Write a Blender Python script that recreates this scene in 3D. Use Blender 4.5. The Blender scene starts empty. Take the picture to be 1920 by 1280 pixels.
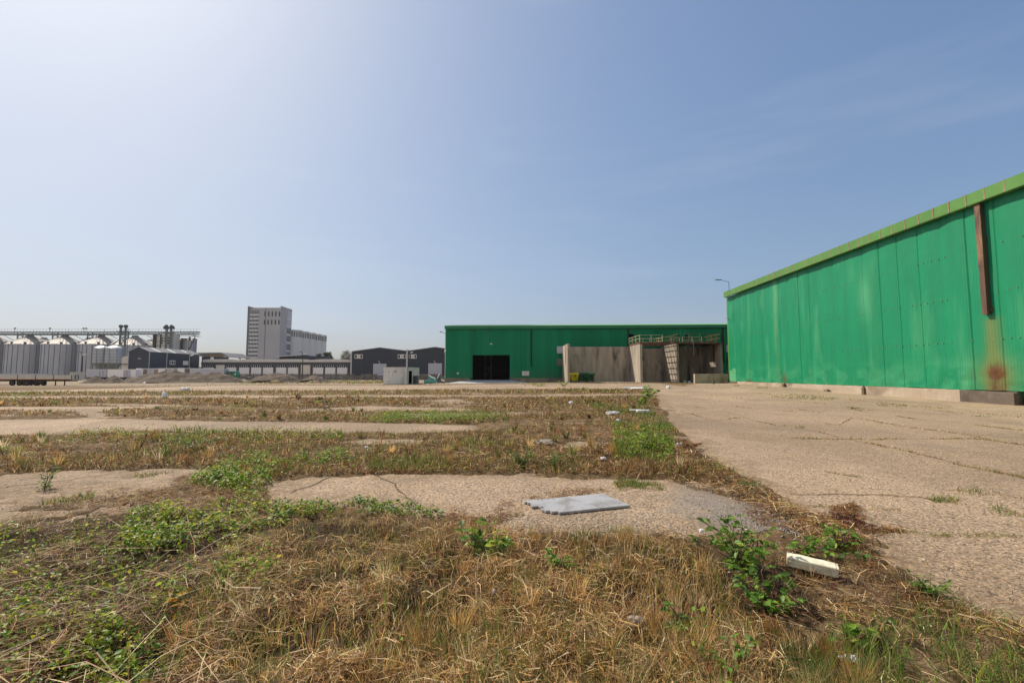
import bpy, bmesh, math, random
import numpy as np
from mathutils import Vector

# ------------------------------------------------------------------ camera, sky, sun, exposure
SC = bpy.context.scene
COL = SC.collection
F, CX, CY, CAMH = 853.0, 960.0, 640.0, 1.6
PIT = math.atan(60.0 / F)
cam = bpy.data.cameras.new("camera")
cam.sensor_fit = 'HORIZONTAL'; cam.sensor_width = 36.0; cam.lens = 36.0 * F / 1920.0
cam.clip_start = 0.1; cam.clip_end = 6000.0
cam_ob = bpy.data.objects.new("camera", cam); COL.objects.link(cam_ob)
cam_ob.location = (0, 0, CAMH); cam_ob.rotation_euler = (math.radians(90) + PIT, 0, 0)
SC.camera = cam_ob

SUN_AZ, SUN_EL = math.radians(-54.0), math.radians(46.5)      # azimuth from +Y, negative = left
world = bpy.data.worlds.new("World"); SC.world = world; world.use_nodes = True
wn = world.node_tree.nodes; wl = world.node_tree.links; wn.clear()
sky = wn.new("ShaderNodeTexSky"); sky.sky_type = 'NISHITA'; sky.sun_disc = False
sky.sun_elevation = SUN_EL; sky.sun_rotation = SUN_AZ
sky.altitude = 0.0; sky.air_density = 1.15; sky.dust_density = 2.7; sky.ozone_density = 3.0
SKY_K, SKY_TINT = 7.2, (0.99, 1.05, 1.24)
# soft shoulder on the glow round the sun, slight cool tint
tint = wn.new("ShaderNodeVectorMath"); tint.operation = 'MULTIPLY'; tint.inputs[1].default_value = SKY_TINT
div = wn.new("ShaderNodeVectorMath"); div.operation = 'MULTIPLY_ADD'; div.inputs[1].default_value = (1 / SKY_K,) * 3; div.inputs[2].default_value = (1, 1, 1)
shd = wn.new("ShaderNodeVectorMath"); shd.operation = 'DIVIDE'
wl.new(sky.outputs[0], tint.inputs[0]); wl.new(tint.outputs[0], div.inputs[0]); wl.new(tint.outputs[0], shd.inputs[0]); wl.new(div.outputs[0], shd.inputs[1])
tn2 = wn.new("ShaderNodeVectorMath"); tn2.operation = 'MULTIPLY'; tn2.inputs[1].default_value = (0.965, 1.02, 1.085); wl.new(shd.outputs[0], tn2.inputs[0])
bg = wn.new("ShaderNodeBackground"); bg.inputs[1].default_value = 0.15
wo = wn.new("ShaderNodeOutputWorld")
# unseen cloud-like brightness added behind the camera to fill the shaded faces
wtc = wn.new("ShaderNodeTexCoord"); wsp = wn.new("ShaderNodeSeparateXYZ"); wl.new(wtc.outputs['Generated'], wsp.inputs[0])
def wmap(sock, a, b):
    n = wn.new("ShaderNodeMapRange"); n.interpolation_type = 'SMOOTHSTEP'; wl.new(sock, n.inputs[0]); n.inputs[1].default_value = a; n.inputs[2].default_value = b; return n.outputs[0]
def wmul(a, b):
    n = wn.new("ShaderNodeMath"); n.operation = 'MULTIPLY'; wl.new(a, n.inputs[0]); wl.new(b, n.inputs[1]); return n.outputs[0]
wns = wn.new("ShaderNodeTexNoise"); wns.inputs['Scale'].default_value = 3.0; wns.inputs['Detail'].default_value = 6; wl.new(wtc.outputs['Generated'], wns.inputs['Vector'])
cf = wmul(wmul(wmap(wsp.outputs[1], -.30, -.55), wmap(wsp.outputs[2], .0, .12)), wmap(wns.outputs['Fac'], .30, .52))
cmx = wn.new("ShaderNodeMix"); cmx.data_type = 'RGBA'; wl.new(cf, cmx.inputs['Factor']); wl.new(tn2.outputs[0], cmx.inputs[6]); cmx.inputs[7].default_value = (4.2, 4.05, 3.85, 1)
# faint streaks of high haze
wmp = wn.new("ShaderNodeMapping"); wmp.inputs['Scale'].default_value = (1.2, 1.2, 9.0); wmp.inputs['Rotation'].default_value = (.25, .12, 0); wl.new(wtc.outputs['Generated'], wmp.inputs[0])
wn2 = wn.new("ShaderNodeTexNoise"); wn2.inputs['Scale'].default_value = 1.6; wn2.inputs['Detail'].default_value = 5; wl.new(wmp.outputs[0], wn2.inputs['Vector'])
wst = wn.new("ShaderNodeMath"); wst.operation = 'MULTIPLY'; wl.new(wmap(wn2.outputs['Fac'], .45, .75), wst.inputs[0]); wst.inputs[1].default_value = .10
cm2 = wn.new("ShaderNodeMix"); cm2.data_type = 'RGBA'; wl.new(wst.outputs[0], cm2.inputs['Factor']); wl.new(cmx.outputs[2], cm2.inputs[6]); cm2.inputs[7].default_value = (4.4, 4.6, 4.9, 1)
wl.new(cm2.outputs[2], bg.inputs[0]); wl.new(bg.outputs[0], wo.inputs[0])
sun = bpy.data.lights.new("sun", 'SUN'); sun.energy = 5.0; sun.angle = math.radians(0.6); sun.color = (1.0, 0.90, 0.75)
sun_ob = bpy.data.objects.new("sun", sun); COL.objects.link(sun_ob)
sd = Vector((math.sin(SUN_AZ) * math.cos(SUN_EL), math.cos(SUN_AZ) * math.cos(SUN_EL), math.sin(SUN_EL)))
sun_ob.rotation_euler = sd.to_track_quat('Z', 'Y').to_euler(); sun_ob.location = sd * 300
SC.view_settings.view_transform = 'Standard'; SC.view_settings.look = 'None'
SC.view_settings.exposure = 0.20; SC.view_settings.gamma = 1.0; SC.view_settings.use_curve_mapping = False
SC.render.engine = 'CYCLES'
SC.cycles.max_bounces = 6; SC.cycles.transparent_max_bounces = 8

rng = np.random.default_rng(7)
R = random.Random(11)
rad = math.radians

# ------------------------------------------------------------------ photo pixels <-> world points
CP, SP = math.cos(PIT), math.sin(PIT)
def at(px, py, Y):
    u, v = (px - CX) / F, (CY - py) / F
    dy = CP - v * SP
    t = Y / dy
    return (t * u, Y, CAMH + t * (SP + v * CP))
def gx(px, Y): return (px - CX) / F * Y
def gz(py, Y): return at(CX, py, Y)[2]

TP = [(0, 3, 0), (-8, 8, 0), (8, 8, 0), (0, 15, 0), (-20, 18, 0), (18, 16, 0), (-35, 30, -.03), (0, 27, 0), (14, 27, .02), (25, 24, .02),
      (24.6, 33, .07), (24.6, 42, .33), (24.5, 52, .42), (12, 45, .2), (8, 60, .42), (17, 60, .43), (29, 61, .45), (-9, 68, .24), (3, 66, .28),
      (-16, 62, .13), (-20, 46, -.05), (-62, 60, -.35), (-82, 85, -.66), (-110, 90, -.66), (-65, 106, -.5), (-40, 105, -.45), (-50, 155, -.58),
      (-110, 160, -.6), (0, 120, -.3), (40, 90, .35), (60, 40, .1), (0, 220, -.6), (-160, 190, -.6), (-260, 190, -.6), (40, 5, 0), (-40, 5, 0), (0, -20, 0), (150, 150, 0), (300, 0, 0), (-300, 0, -.3), (0, 500, -.6), (0, 1200, -.8), (900, 900, -.8), (-900, 900, -.8)]
TPA = np.array(TP, float)
def terrain(x, y):
    x = np.asarray(x, float); y = np.asarray(y, float)
    num = np.zeros_like(x); den = np.zeros_like(x)
    for a, b, c in TP:
        w = 1.0 / ((x - a) ** 2 + (y - b) ** 2 + 9.0) ** 1.8
        num += w * c; den += w
    return num / den
def ground(px, py):
    px = np.asarray(px, float); py = np.asarray(py, float)
    u, v = (px - CX) / F, (CY - py) / F
    dy = CP - v * SP; dz = SP + v * CP
    z = np.zeros_like(px); z = z + 0.0
    dz = np.minimum(dz, -0.004)
    for _ in range(6):
        t = (z - CAMH) / dz
        z = terrain(t * u, t * dy)
    t = (z - CAMH) / dz
    return t * u, t * dy, z
def g1(px, py):
    x, y, z = ground(np.array([px]), np.array([py])); return float(x[0]), float(y[0]), float(z[0])
def tz(x, y): return float(terrain(np.array([x]), np.array([y]))[0])

# ------------------------------------------------------------------ value noise
def _h(ix, iy, s):
    n = (ix.astype(np.int64) * 374761393 + iy.astype(np.int64) * 668265263 + s * 1442695041) & 0x7fffffff
    n = ((n ^ (n >> 13)) * 1274126177) & 0x7fffffff
    return ((n ^ (n >> 16)) & 0xffff) / 65535.0
def vnoise(x, y, s=0):
    ix = np.floor(x); iy = np.floor(y); fx = x - ix; fy = y - iy
    fx = fx * fx * (3 - 2 * fx); fy = fy * fy * (3 - 2 * fy)
    a = _h(ix, iy, s); b = _h(ix + 1, iy, s); c = _h(ix, iy + 1, s); d = _h(ix + 1, iy + 1, s)
    return (a * (1 - fx) + b * fx) * (1 - fy) + (c * (1 - fx) + d * fx) * fy
def fbm(x, y, s=0, o=4):
    t = 0; a = .5; n = 0
    for i in range(o):
        t = t + a * vnoise(x * 2 ** i, y * 2 ** i, s + i * 17); n += a; a *= .5
    return t / n
def sstep(a, b, x):
    t = np.clip((x - a) / (b - a), 0, 1); return t * t * (3 - 2 * t)
def inside(poly, x, y):
    c = np.zeros(x.shape, bool); n = len(poly)
    for i in range(n):
        x0, y0 = poly[i]; x1, y1 = poly[(i + 1) % n]
        if y0 == y1: continue
        k = ((y0 > y) != (y1 > y)) & (x < (x1 - x0) * (y - y0) / (y1 - y0) + x0)
        c ^= k
    return c
def sdf(poly, x, y):
    d = np.full(x.shape, 1e9); n = len(poly)
    for i in range(n):
        x0, y0 = poly[i]; x1, y1 = poly[(i + 1) % n]
        ex, ey = x1 - x0, y1 - y0; l = ex * ex + ey * ey + 1e-12
        t = np.clip(((x - x0) * ex + (y - y0) * ey) / l, 0, 1)
        d = np.minimum(d, (x - x0 - t * ex) ** 2 + (y - y0 - t * ey) ** 2)
    d = np.sqrt(d)
    return np.where(inside(poly, x, y), d, -d)

# ------------------------------------------------------------------ materials
MATS = {}
def nt(name):
    m = bpy.data.materials.new(name); m.use_nodes = True
    t = m.node_tree; t.nodes.clear()
    return m, t
def node(t, ty, **kw):
    n = t.nodes.new(ty)
    for k, v in kw.items(): setattr(n, k, v)
    return n
def ramp(t, fac, stops):
    r = node(t, "ShaderNodeValToRGB")
    e = r.color_ramp.elements
    while len(e) < len(stops): e.new(0.5)
    for i, (p, c) in enumerate(stops):
        e[i].position = p; e[i].color = (c[0], c[1], c[2], 1) if len(c) == 3 else c
    t.links.new(fac, r.inputs[0]); return r.outputs[0]
def noise(t, vec, scale, detail=5, rough=.6, dist=0):
    n = node(t, "ShaderNodeTexNoise"); n.inputs['Scale'].default_value = scale; n.inputs['Detail'].default_value = detail
    n.inputs['Roughness'].default_value = rough; n.inputs['Distortion'].default_value = dist
    t.links.new(vec, n.inputs['Vector']); return n.outputs['Fac']
def mixc(t, fac, a, b, mode='MIX'):
    n = node(t, "ShaderNodeMix", data_type='RGBA', blend_type=mode)
    for s, v in ((n.inputs['Factor'], fac), (n.inputs[6], a), (n.inputs[7], b)):
        if hasattr(v, 'is_output'): t.links.new(v, s)
        elif isinstance(v, (int, float)): s.default_value = v
        else: s.default_value = (v[0], v[1], v[2], 1)
    return n.outputs[2]
def maprange(t, v, a, b, c=0.0, d=1.0):
    n = node(t, "ShaderNodeMapRange"); t.links.new(v, n.inputs[0])
    for i, q in enumerate((a, b, c, d)): n.inputs[i + 1].default_value = q
    return n.outputs[0]
def scaled(t, vec, s):
    n = node(t, "ShaderNodeMapping"); n.inputs['Scale'].default_value = s; t.links.new(vec, n.inputs[0]); return n.outputs[0]
def finish(t, col, rough=.7, metal=0.0, bump=None, bstr=.3, bdist=.02, spec=.4):
    b = node(t, "ShaderNodeBsdfPrincipled"); o = node(t, "ShaderNodeOutputMaterial")
    if hasattr(col, 'is_output'): t.links.new(col, b.inputs['Base Color'])
    else: b.inputs['Base Color'].default_value = (*col, 1)
    if hasattr(rough, 'is_output'): t.links.new(rough, b.inputs['Roughness'])
    else: b.inputs['Roughness'].default_value = rough
    b.inputs['Metallic'].default_value = metal; b.inputs['Specular IOR Level'].default_value = spec
    if bump is not None:
        k = node(t, "ShaderNodeBump"); k.inputs['Strength'].default_value = bstr; k.inputs['Distance'].default_value = bdist
        t.links.new(bump, k.inputs['Height']); t.links.new(k.outputs[0], b.inputs['Normal'])
    t.links.new(b.outputs[0], o.inputs[0]); return b
def M(name, col, col2=None, scale=1.5, amt=1.0, rough=.7, metal=0.0, stretch=(1, 1, 1), bscale=None, bstr=.25, bdist=.02, spec=.4, grime=None, gscale=.35):
    if name in MATS: return MATS[name]
    m, t = nt(name)
    tc = node(t, "ShaderNodeTexCoord").outputs['Object']
    v = scaled(t, tc, stretch) if stretch != (1, 1, 1) else tc
    c = col
    if col2 is None: col2 = tuple(x * .72 for x in col)
    f = noise(t, v, scale, 7, .65)
    c = ramp(t, f, [(.32, col), (.32 + .4 * amt, col2)])
    if grime:
        g = maprange(t, noise(t, v, gscale, 6, .7, .5), .5, .68)
        c = mixc(t, g, c, grime)
    bump = noise(t, tc, bscale, 4, .6) if bscale else None
    r2 = maprange(t, f, 0, 1, max(rough - .12, .05), min(rough + .12, 1))
    finish(t, c, r2, metal, bump, bstr, bdist, spec)
    MATS[name] = m; return m

M('concrete', (.30, .25, .19), (.17, .14, .11), 1.2, 1.0, .9, bscale=14, bstr=.5, grime=(.10, .085, .07))
M('concrete_wall', (.46, .385, .305), (.25, .21, .17), 1.6, 1.0, .92, stretch=(1, 1, .22), bscale=10, bstr=.5, grime=(.075, .06, .048), gscale=.8)
M('concrete_light', (.46, .38, .29), (.33, .26, .19), 1.0, 1.0, .9, stretch=(1, .6, 1), bscale=14, bstr=.4, grime=(.2, .15, .1), gscale=.5)
M('concrete_dark', (.16, .125, .095), (.08, .065, .05), 1.5, 1.0, .92, bscale=12, bstr=.5)
M('fence_concrete', (.20, .18, .16), (.085, .075, .065), .9, 1.0, .9)
M('green_dark_sheet', (.003, .185, .090), (.003, .145, .070), .35, 1.0, .5, stretch=(1, 1, .25), spec=.15)
M('green_roof', (.14, .36, .15), (.11, .29, .12), .5, 1.0, .5, spec=.3)
M('green_trim', (.115, .26, .065), (.08, .20, .05), .8, 1.0, .55, spec=.2)
M('green_trim_dark', (.03, .20, .09), (.02, .15, .07), .8, 1.0, .55, spec=.3)
M('joint_metal', (.36, .30, .24), (.20, .08, .03), 3.0, 1.0, .6)
M('rust', (.125, .065, .042), (.075, .042, .03), 2.2, 1.0, .75, stretch=(1, 1, .3), grime=(.26, .15, .085), gscale=1.4)
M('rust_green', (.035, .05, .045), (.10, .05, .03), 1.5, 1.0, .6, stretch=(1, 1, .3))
M('cream_paint', (.60, .53, .33), (.42, .34, .19), 4, 1.0, .6)
M('rust_rail', (.22, .10, .05), (.15, .06, .03), 4, 1.0, .7)
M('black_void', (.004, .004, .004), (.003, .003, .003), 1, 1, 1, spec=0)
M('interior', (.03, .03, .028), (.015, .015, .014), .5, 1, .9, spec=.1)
M('white_paint', (.82, .81, .78), (.70, .69, .66), 1.5, 1, .5)
M('cream_panel', (.72, .68, .60), (.62, .58, .51), .8, 1, .6)
M('white_panel', (.84, .81, .82), (.77, .74, .75), .6, 1, .55)
M('lilac_panel', (.50, .50, .57), (.42, .42, .48), .6, 1, .55)
M('garage_grey', (.080, .078, .092), (.062, .060, .072), .6, 1, .7)
M('navy', (.032, .039, .060), (.026, .032, .050), .35, 1, .55, stretch=(1, 1, .3))
M('navy_roof', (.16, .155, .165), (.12, .12, .13), .4, 1, .55)
M('roof_white', (.72, .70, .70), (.60, .58, .58), .3, 1, .6)
M('tower_wall', (.45, .445, .485), (.39, .385, .42), .12, 1, .85)
M('tower_dark', (.20, .185, .195), (.16, .15, .155), .2, 1, .85)
M('silo_concrete', (.66, .69, .71), (.56, .585, .61), .25, 1, .85, stretch=(1, 1, .2))
M('glass_dark', (.05, .055, .06), (.03, .033, .04), .6, 1, .15, spec=.6)
M('glass_sky', (.55, .62, .66), (.42, .48, .52), .6, 1, .2, spec=.6)
M('window_grey', (.55, .54, .60), (.44, .43, .48), 2, 1, .4)
M('window_beige', (.24, .19, .13), (.16, .125, .09), 2, 1, .6)
M('galv', (.46, .48, .54), (.34, .36, .41), .25, 1, .5, metal=.4, stretch=(1, 1, .3))
M('galv_roof', (.40, .37, .34), (.30, .28, .265), .3, 1, .62, metal=.22, spec=.2)
M('galv_rib', (.13, .10, .115), (.10, .08, .09), .5, 1, .6)
M('steel_dark', (.075, .09, .095), (.05, .06, .063), 1, 1, .6, metal=.3)
M('steel_teal', (.22, .26, .265), (.15, .18, .19), .6, 1, .6)
M('pole_brown', (.05, .035, .03), (.03, .022, .02), 1.5, 1, .7)
M('lamp_white', (.85, .84, .80), (.75, .74, .70), 1, 1, .4)
M('cabin_grey', (.70, .70, .69), (.60, .60, .59), .8, 1, .55, stretch=(1, 1, .4), grime=(.46, .45, .43, .29, .27), gscale=.6)
M('cabin_cream', (.70, .68, .62), (.60, .58, .53), .8, 1, .55, stretch=(1, 1, .4))
M('blue_paint', (.05, .20, .42), (.04, .15, .33), 1, 1, .5)
M('bin_yellow', (.80, .62, .012), (.66, .5, .01), 2, 1, .4)
M('bin_green', (.02, .10, .035), (.015, .075, .026), 2, 1, .4)
M('rubber', (.012, .012, .012), (.02, .018, .016), 3, 1, .8)
M('hub', (.10, .055, .045), (.07, .04, .03), 3, 1, .7)
M('trailer_board', (.58, .55, .48), (.48, .45, .40), .8, 1, .5)
M('trailer_frame', (.06, .035, .025), (.04, .025, .02), 1, 1, .7)
M('orange', (.55, .19, .02), (.42, .14, .02), 1, 1, .6)
M('truck_green', (.01, .22, .10), (.008, .16, .08), 1, 1, .35)
M('teal_plastic', (.10, .42, .40), (.07, .32, .31), 2, 1, .5)
M('gravel_pile', (.105, .073, .050), (.055, .039, .028), .9, 1.0, .95, bscale=4, bstr=1.0, bdist=.25, grime=(.145, .105, .073), gscale=.35)
M('panel_grey', (.40, .40, .41), (.33, .33, .34), 3, 1, .5, grime=(.22, .21, .20), gscale=3)
M('panel_core', (.16, .12, .12), (.11, .085, .085), 8, 1, .8)
M('foam', (.72, .68, .52), (.60, .55, .41), 9, 1, .85, bscale=90, bstr=.5, bdist=.004, grime=(.42, .36, .25), gscale=14)
M('plastic_white', (.78, .78, .80), (.62, .62, .65), 6, 1, .5)
M('stone', (.36, .31, .25), (.22, .18, .14), 6, 1, .9, bscale=25, bstr=.6)
M('pipe_steel', (.30, .33, .36), (.22, .24, .26), 2, 1, .45, metal=.5)
M('bark', (.10, .075, .055), (.06, .045, .035), 4, 1, .9)
M('block_white', (.48, .46, .46), (.36, .35, .35), 2, 1, .8)
M('apron', (.42, .43, .45), (.35, .35, .36), .7, 1, .9)
M('mesh_black', (.012, .012, .012), None, 2, 1, .7)

def sheet_mat(name, a, b, width, axis, spec=.15, rough=.5):
    """painted sheet whose panels differ slightly from one another"""
    m, t = nt(name); tc = node(t, "ShaderNodeTexCoord").outputs['Object']
    sp = node(t, "ShaderNodeSeparateXYZ"); t.links.new(tc, sp.inputs[0])
    dv = node(t, "ShaderNodeMath", operation='DIVIDE'); t.links.new(sp.outputs[axis], dv.inputs[0]); dv.inputs[1].default_value = width
    fl = node(t, "ShaderNodeMath", operation='FLOOR'); t.links.new(dv.outputs[0], fl.inputs[0])
    wn_ = node(t, "ShaderNodeTexWhiteNoise", noise_dimensions='1D'); t.links.new(fl.outputs[0], wn_.inputs['W'])
    c = ramp(t, noise(t, scaled(t, tc, (1, 1, .2)), .4, 6, .6), [(.32, a), (.7, b)])
    c = mixc(t, maprange(t, wn_.outputs['Value'], 0, 1, 0, .30), c, tuple(x * 1.5 + .012 for x in a))
    g = maprange(t, noise(t, scaled(t, tc, (1, 1, .12)), 1.5, 6, .7), .60, .78, 0, .35)
    c = mixc(t, g, c, (.05, .10, .06))
    zz = maprange(t, sp.outputs[2], .7, 2.2, .30, 0); gm = node(t, "ShaderNodeMath", operation='MULTIPLY'); t.links.new(zz, gm.inputs[0]); t.links.new(noise(t, tc, 1.1, 6, .7), gm.inputs[1])
    c = mixc(t, gm.outputs[0], c, (.16, .14, .09))
    finish(t, c, rough, 0, None, spec=spec); MATS[name] = m
sheet_mat('green_sheet', (.003, .195, .092), (.003, .150, .070), .94, 0)

# ------------------------------------------------------------------ object helpers
class MB:
    def __init__(s): s.v = []; s.f = []
    def add(s, vs, fs):
        o = len(s.v); s.v += [tuple(map(float, v)) for v in vs]; s.f += [tuple(i + o for i in f) for f in fs]; return s
    def box(s, x0, x1, y0, y1, z0, z1):
        return s.add([(x0, y0, z0), (x1, y0, z0), (x1, y1, z0), (x0, y1, z0), (x0, y0, z1), (x1, y0, z1), (x1, y1, z1), (x0, y1, z1)],
                     [(0, 3, 2, 1), (4, 5, 6, 7), (0, 1, 5, 4), (1, 2, 6, 5), (2, 3, 7, 6), (3, 0, 4, 7)])
    def bar(s, p, q, w, h=None, up=(0, 0, 1)):
        h = h or w; p = Vector(p); q = Vector(q); d = (q - p).normalized(); u = Vector(up)
        if abs(d.dot(u)) > .95: u = Vector((1, 0, 0))
        a = d.cross(u).normalized() * w / 2; b = a.cross(d).normalized() * h / 2
        vs = [p - a - b, p + a - b, p + a + b, p - a + b, q - a - b, q + a - b, q + a + b, q - a + b]
        return s.add(vs, [(3, 2, 1, 0), (4, 5, 6, 7), (0, 1, 5, 4), (1, 2, 6, 5), (2, 3, 7, 6), (3, 0, 4, 7)])
    def tube(s, pts, rs, n=8, cap=True):
        pts = [Vector(p) for p in pts]
        if isinstance(rs, (int, float)): rs = [rs] * len(pts)
        vs = []; fs = []
        for i, p in enumerate(pts):
            d = (pts[min(i + 1, len(pts) - 1)] - pts[max(i - 1, 0)]).normalized()
            u = Vector((0, 0, 1)) if abs(d.z) < .95 else Vector((1, 0, 0))
            a = d.cross(u).normalized(); b = a.cross(d)
            for k in range(n):
                t = 2 * math.pi * k / n; vs.append(p + (a * math.cos(t) + b * math.sin(t)) * rs[i])
        for i in range(len(pts) - 1):
            for k in range(n):
                fs.append((i * n + k, i * n + (k + 1) % n, (i + 1) * n + (k + 1) % n, (i + 1) * n + k))
        if cap: fs += [tuple(range(n)), tuple(range((len(pts) - 1) * n, len(pts) * n))]
        return s.add(vs, fs)
    def lathe(s, prof, n=32, c=(0, 0, 0)):
        vs = []; fs = []
        for r, z in prof:
            for k in range(n):
                t = 2 * math.pi * k / n; vs.append((c[0] + r * math.cos(t), c[1] + r * math.sin(t), c[2] + z))
        for i in range(len(prof) - 1):
            for k in range(n):
                fs.append((i * n + k, i * n + (k + 1) % n, (i + 1) * n + (k + 1) % n, (i + 1) * n + k))
        return s.add(vs, fs)
    def prism(s, poly, a0, a1, axis='y'):
        n = len(poly)
        def P(p, a): return (p[0], a, p[1]) if axis == 'y' else ((a, p[0], p[1]) if axis == 'x' else (p[0], p[1], a))
        vs = [P(p, a0) for p in poly] + [P(p, a1) for p in poly]
        fs = [tuple(range(n)), tuple(range(2 * n - 1, n - 1, -1))] + [(i, i + n, (i + 1) % n + n, (i + 1) % n) for i in range(n)]
        return s.add(vs, fs)
    def build(s, name, mat, parent=None, smooth=False, bevel=0, loc=None, rz=0, fixn=True):
        me = bpy.data.meshes.new(name); me.from_pydata(s.v, [], s.f); me.update()
        if fixn:
            b = bmesh.new(); b.from_mesh(me); bmesh.ops.recalc_face_normals(b, faces=b.faces); b.to_mesh(me); b.free()
        if smooth: me.polygons.foreach_set('use_smooth', [True] * len(me.polygons))
        ob = bpy.data.objects.new(name, me); COL.objects.link(ob)
        me.materials.append(MATS[mat] if isinstance(mat, str) else mat)
        if parent: ob.parent = parent
        if loc is not None: ob.location = loc; ob.rotation_euler = (0, 0, rz)
        if bevel:
            md = ob.modifiers.new("bevel", 'BEVEL'); md.width = bevel; md.segments = 2; md.limit_method = 'ANGLE'
        if smooth:
            try: me.set_sharp_from_angle(angle=rad(40))
            except Exception: pass
        return ob
def tag(o, label=None, cat=None, group=None, kind=None):
    if label: o['label'] = label
    if cat: o['category'] = cat
    if group: o['group'] = group
    if kind: o['kind'] = kind
    return o
def thing(name, loc, label, cat, rz=0, group=None):
    o = bpy.data.objects.new(name, None); COL.objects.link(o); o.empty_display_size = .5
    o.location = loc; o.rotation_euler = (0, 0, rz); return tag(o, label, cat, group)
def dup(root, loc, rz=0, label=None):
    r = root.copy(); COL.objects.link(r); r.location = loc; r.rotation_euler = (0, 0, rz)
    if label: r['label'] = label
    for ch in list(root.children):
        c = ch.copy(); COL.objects.link(c); c.parent = r
        for g in list(ch.children):
            d = g.copy(); COL.objects.link(d); d.parent = c
    return r
def np_mesh(name, V, quads=None, tris=None, mat=None, cols=None, smooth=False, parent=None):
    me = bpy.data.meshes.new(name)
    V = np.ascontiguousarray(V, dtype=np.float32)
    q = np.zeros((0, 4), np.int32) if quads is None else np.asarray(quads, np.int32)
    t = np.zeros((0, 3), np.int32) if tris is None else np.asarray(tris, np.int32)
    me.vertices.add(len(V)); me.vertices.foreach_set('co', V.ravel())
    me.loops.add(q.size + t.size); me.loops.foreach_set('vertex_index', np.concatenate([q.ravel(), t.ravel()]).astype(np.int32))
    me.polygons.add(len(q) + len(t))
    st = np.concatenate([np.arange(len(q)) * 4, q.size + np.arange(len(t)) * 3]).astype(np.int32)
    me.polygons.foreach_set('loop_start', st)
    try: me.polygons.foreach_set('loop_total', np.concatenate([np.full(len(q), 4), np.full(len(t), 3)]).astype(np.int32))
    except Exception: pass
    if smooth: me.polygons.foreach_set('use_smooth', np.ones(len(q) + len(t), bool))
    me.update(calc_edges=True); me.validate()
    if cols is not None:
        for nm, C in cols.items():
            a = me.color_attributes.new(nm, 'FLOAT_COLOR', 'POINT')
            C4 = np.ones((len(V), 4), np.float32); C4[:, :3] = C
            a.data.foreach_set('color', C4.ravel())
    ob = bpy.data.objects.new(name, me); COL.objects.link(ob)
    if mat: me.materials.append(MATS[mat] if isinstance(mat, str) else mat)
    if parent: ob.parent = parent
    return ob
# ------------------------------------------------------------------ ground and pavement
PAVE_PX = [
    [(1228, 741), (1236, 760), (1262, 800), (1300, 838), (1345, 868), (1400, 902), (1450, 932), (1560, 985), (1606, 1012), (1650, 1060), (1720, 1095), (1800, 1140), (1925, 1190), (2400, 1420), (3400, 1420), (3000, 800), (2200, 745), (1920, 728), (1400, 716.5), (1310, 718), (1215, 733)],
    [(497, 908), (560, 893), (700, 889), (860, 887), (1000, 889), (1120, 893), (1250, 897), (1290, 908), (1340, 925), (1420, 945), (1490, 985), (1500, 1012), (1400, 1008), (1290, 1012), (1200, 1012), (1050, 1008), (930, 1002), (890, 985), (800, 965), (650, 948), (560, 945), (500, 932)],
    [(-500, 915), (0, 892), (150, 880), (300, 877), (348, 886), (335, 908), (220, 930), (110, 945), (0, 936), (-500, 960)],
    [(-1000, 792), (0, 785), (200, 783), (420, 789), (640, 790), (900, 795), (920, 808), (640, 812), (400, 810), (220, 808), (120, 813), (0, 816), (-1000, 832)],
    [(540, 771), (610, 764), (700, 760), (900, 766), (900, 772), (700, 772)],
    [(-1500, 768), (0, 762), (300, 761), (300, 767), (0, 768.5), (-1500, 777)],
    [(-2500, 750), (0, 742), (760, 740), (1230, 737.5), (1230, 742), (760, 746), (0, 748), (-2500, 759)],
    [(-3500, 732), (0, 725.5), (700, 722.5), (1240, 721), (1300, 725), (1230, 730), (700, 731.5), (0, 735), (-3500, 745)],
    [(780, 750.5), (872, 747.5), (872, 751), (800, 754)],
]
PAVE_W = []
for pl in PAVE_PX:
    a = np.array(pl, float); x, y, z = ground(a[:, 0], a[:, 1]); PAVE_W.append(list(zip(x, y)))
def pave_sd(x, y):
    r = np.hypot(x, y)
    d = np.full(x.shape, -50.0)
    for i, pl in enumerate(PAVE_W):
        d = np.maximum(d, sdf(pl, x, y))
    w = .30 + .012 * r
    d2 = (fbm(x * .33 + 7, y * .95, 13, 4) - .60) * 2.2 * sstep(7, 10, r) * sstep(62, 40, r) - (r < 7) * 9
    d = np.maximum(d, d2 - (x > 6 + y * .35) * 5)
    return d + (fbm(x * 1.1, y * 1.1, 3, 4) - .52) * w * .9 + (fbm(x * 4.3, y * 4.3, 9, 3) - .5) * .30 + (fbm(x * 13, y * 13, 19, 2) - .5) * .10
THATCH_SHADE_PX = [(-400, 1000), (0, 965), (250, 960), (450, 990), (640, 990), (830, 1008), (1000, 1020), (1300, 1030), (1420, 1200), (1560, 1420), (-400, 1420)]
SAND_PX = [(-6000, 734), (0, 725), (700, 722), (1240, 718), (1320, 700.5), (-6000, 700.5)]
GRAVEL_PX = [(1270, 900), (1380, 925), (1450, 945), (1500, 985), (1500, 1012), (1380, 1010), (1290, 960)]
def wpoly(px):
    a = np.array(px, float); x, y, z = ground(a[:, 0], a[:, 1]); return list(zip(x, y))
ang = np.concatenate([np.linspace(-62, 62, 780), np.linspace(62, 298, 90)[1:-1]]) * math.pi / 180
rr = np.concatenate([[0.05], np.exp(np.linspace(math.log(.7), math.log(75), 540)), np.exp(np.linspace(math.log(77), math.log(4500), 60))])
NA, NR = len(ang), len(rr)
GX = (rr[:, None] * np.sin(ang)[None]).ravel(); GY = (rr[:, None] * np.cos(ang)[None]).ravel()
Gr = np.hypot(GX, GY)
SD = pave_sd(GX, GY); SD[Gr > 80] = -50
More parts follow.
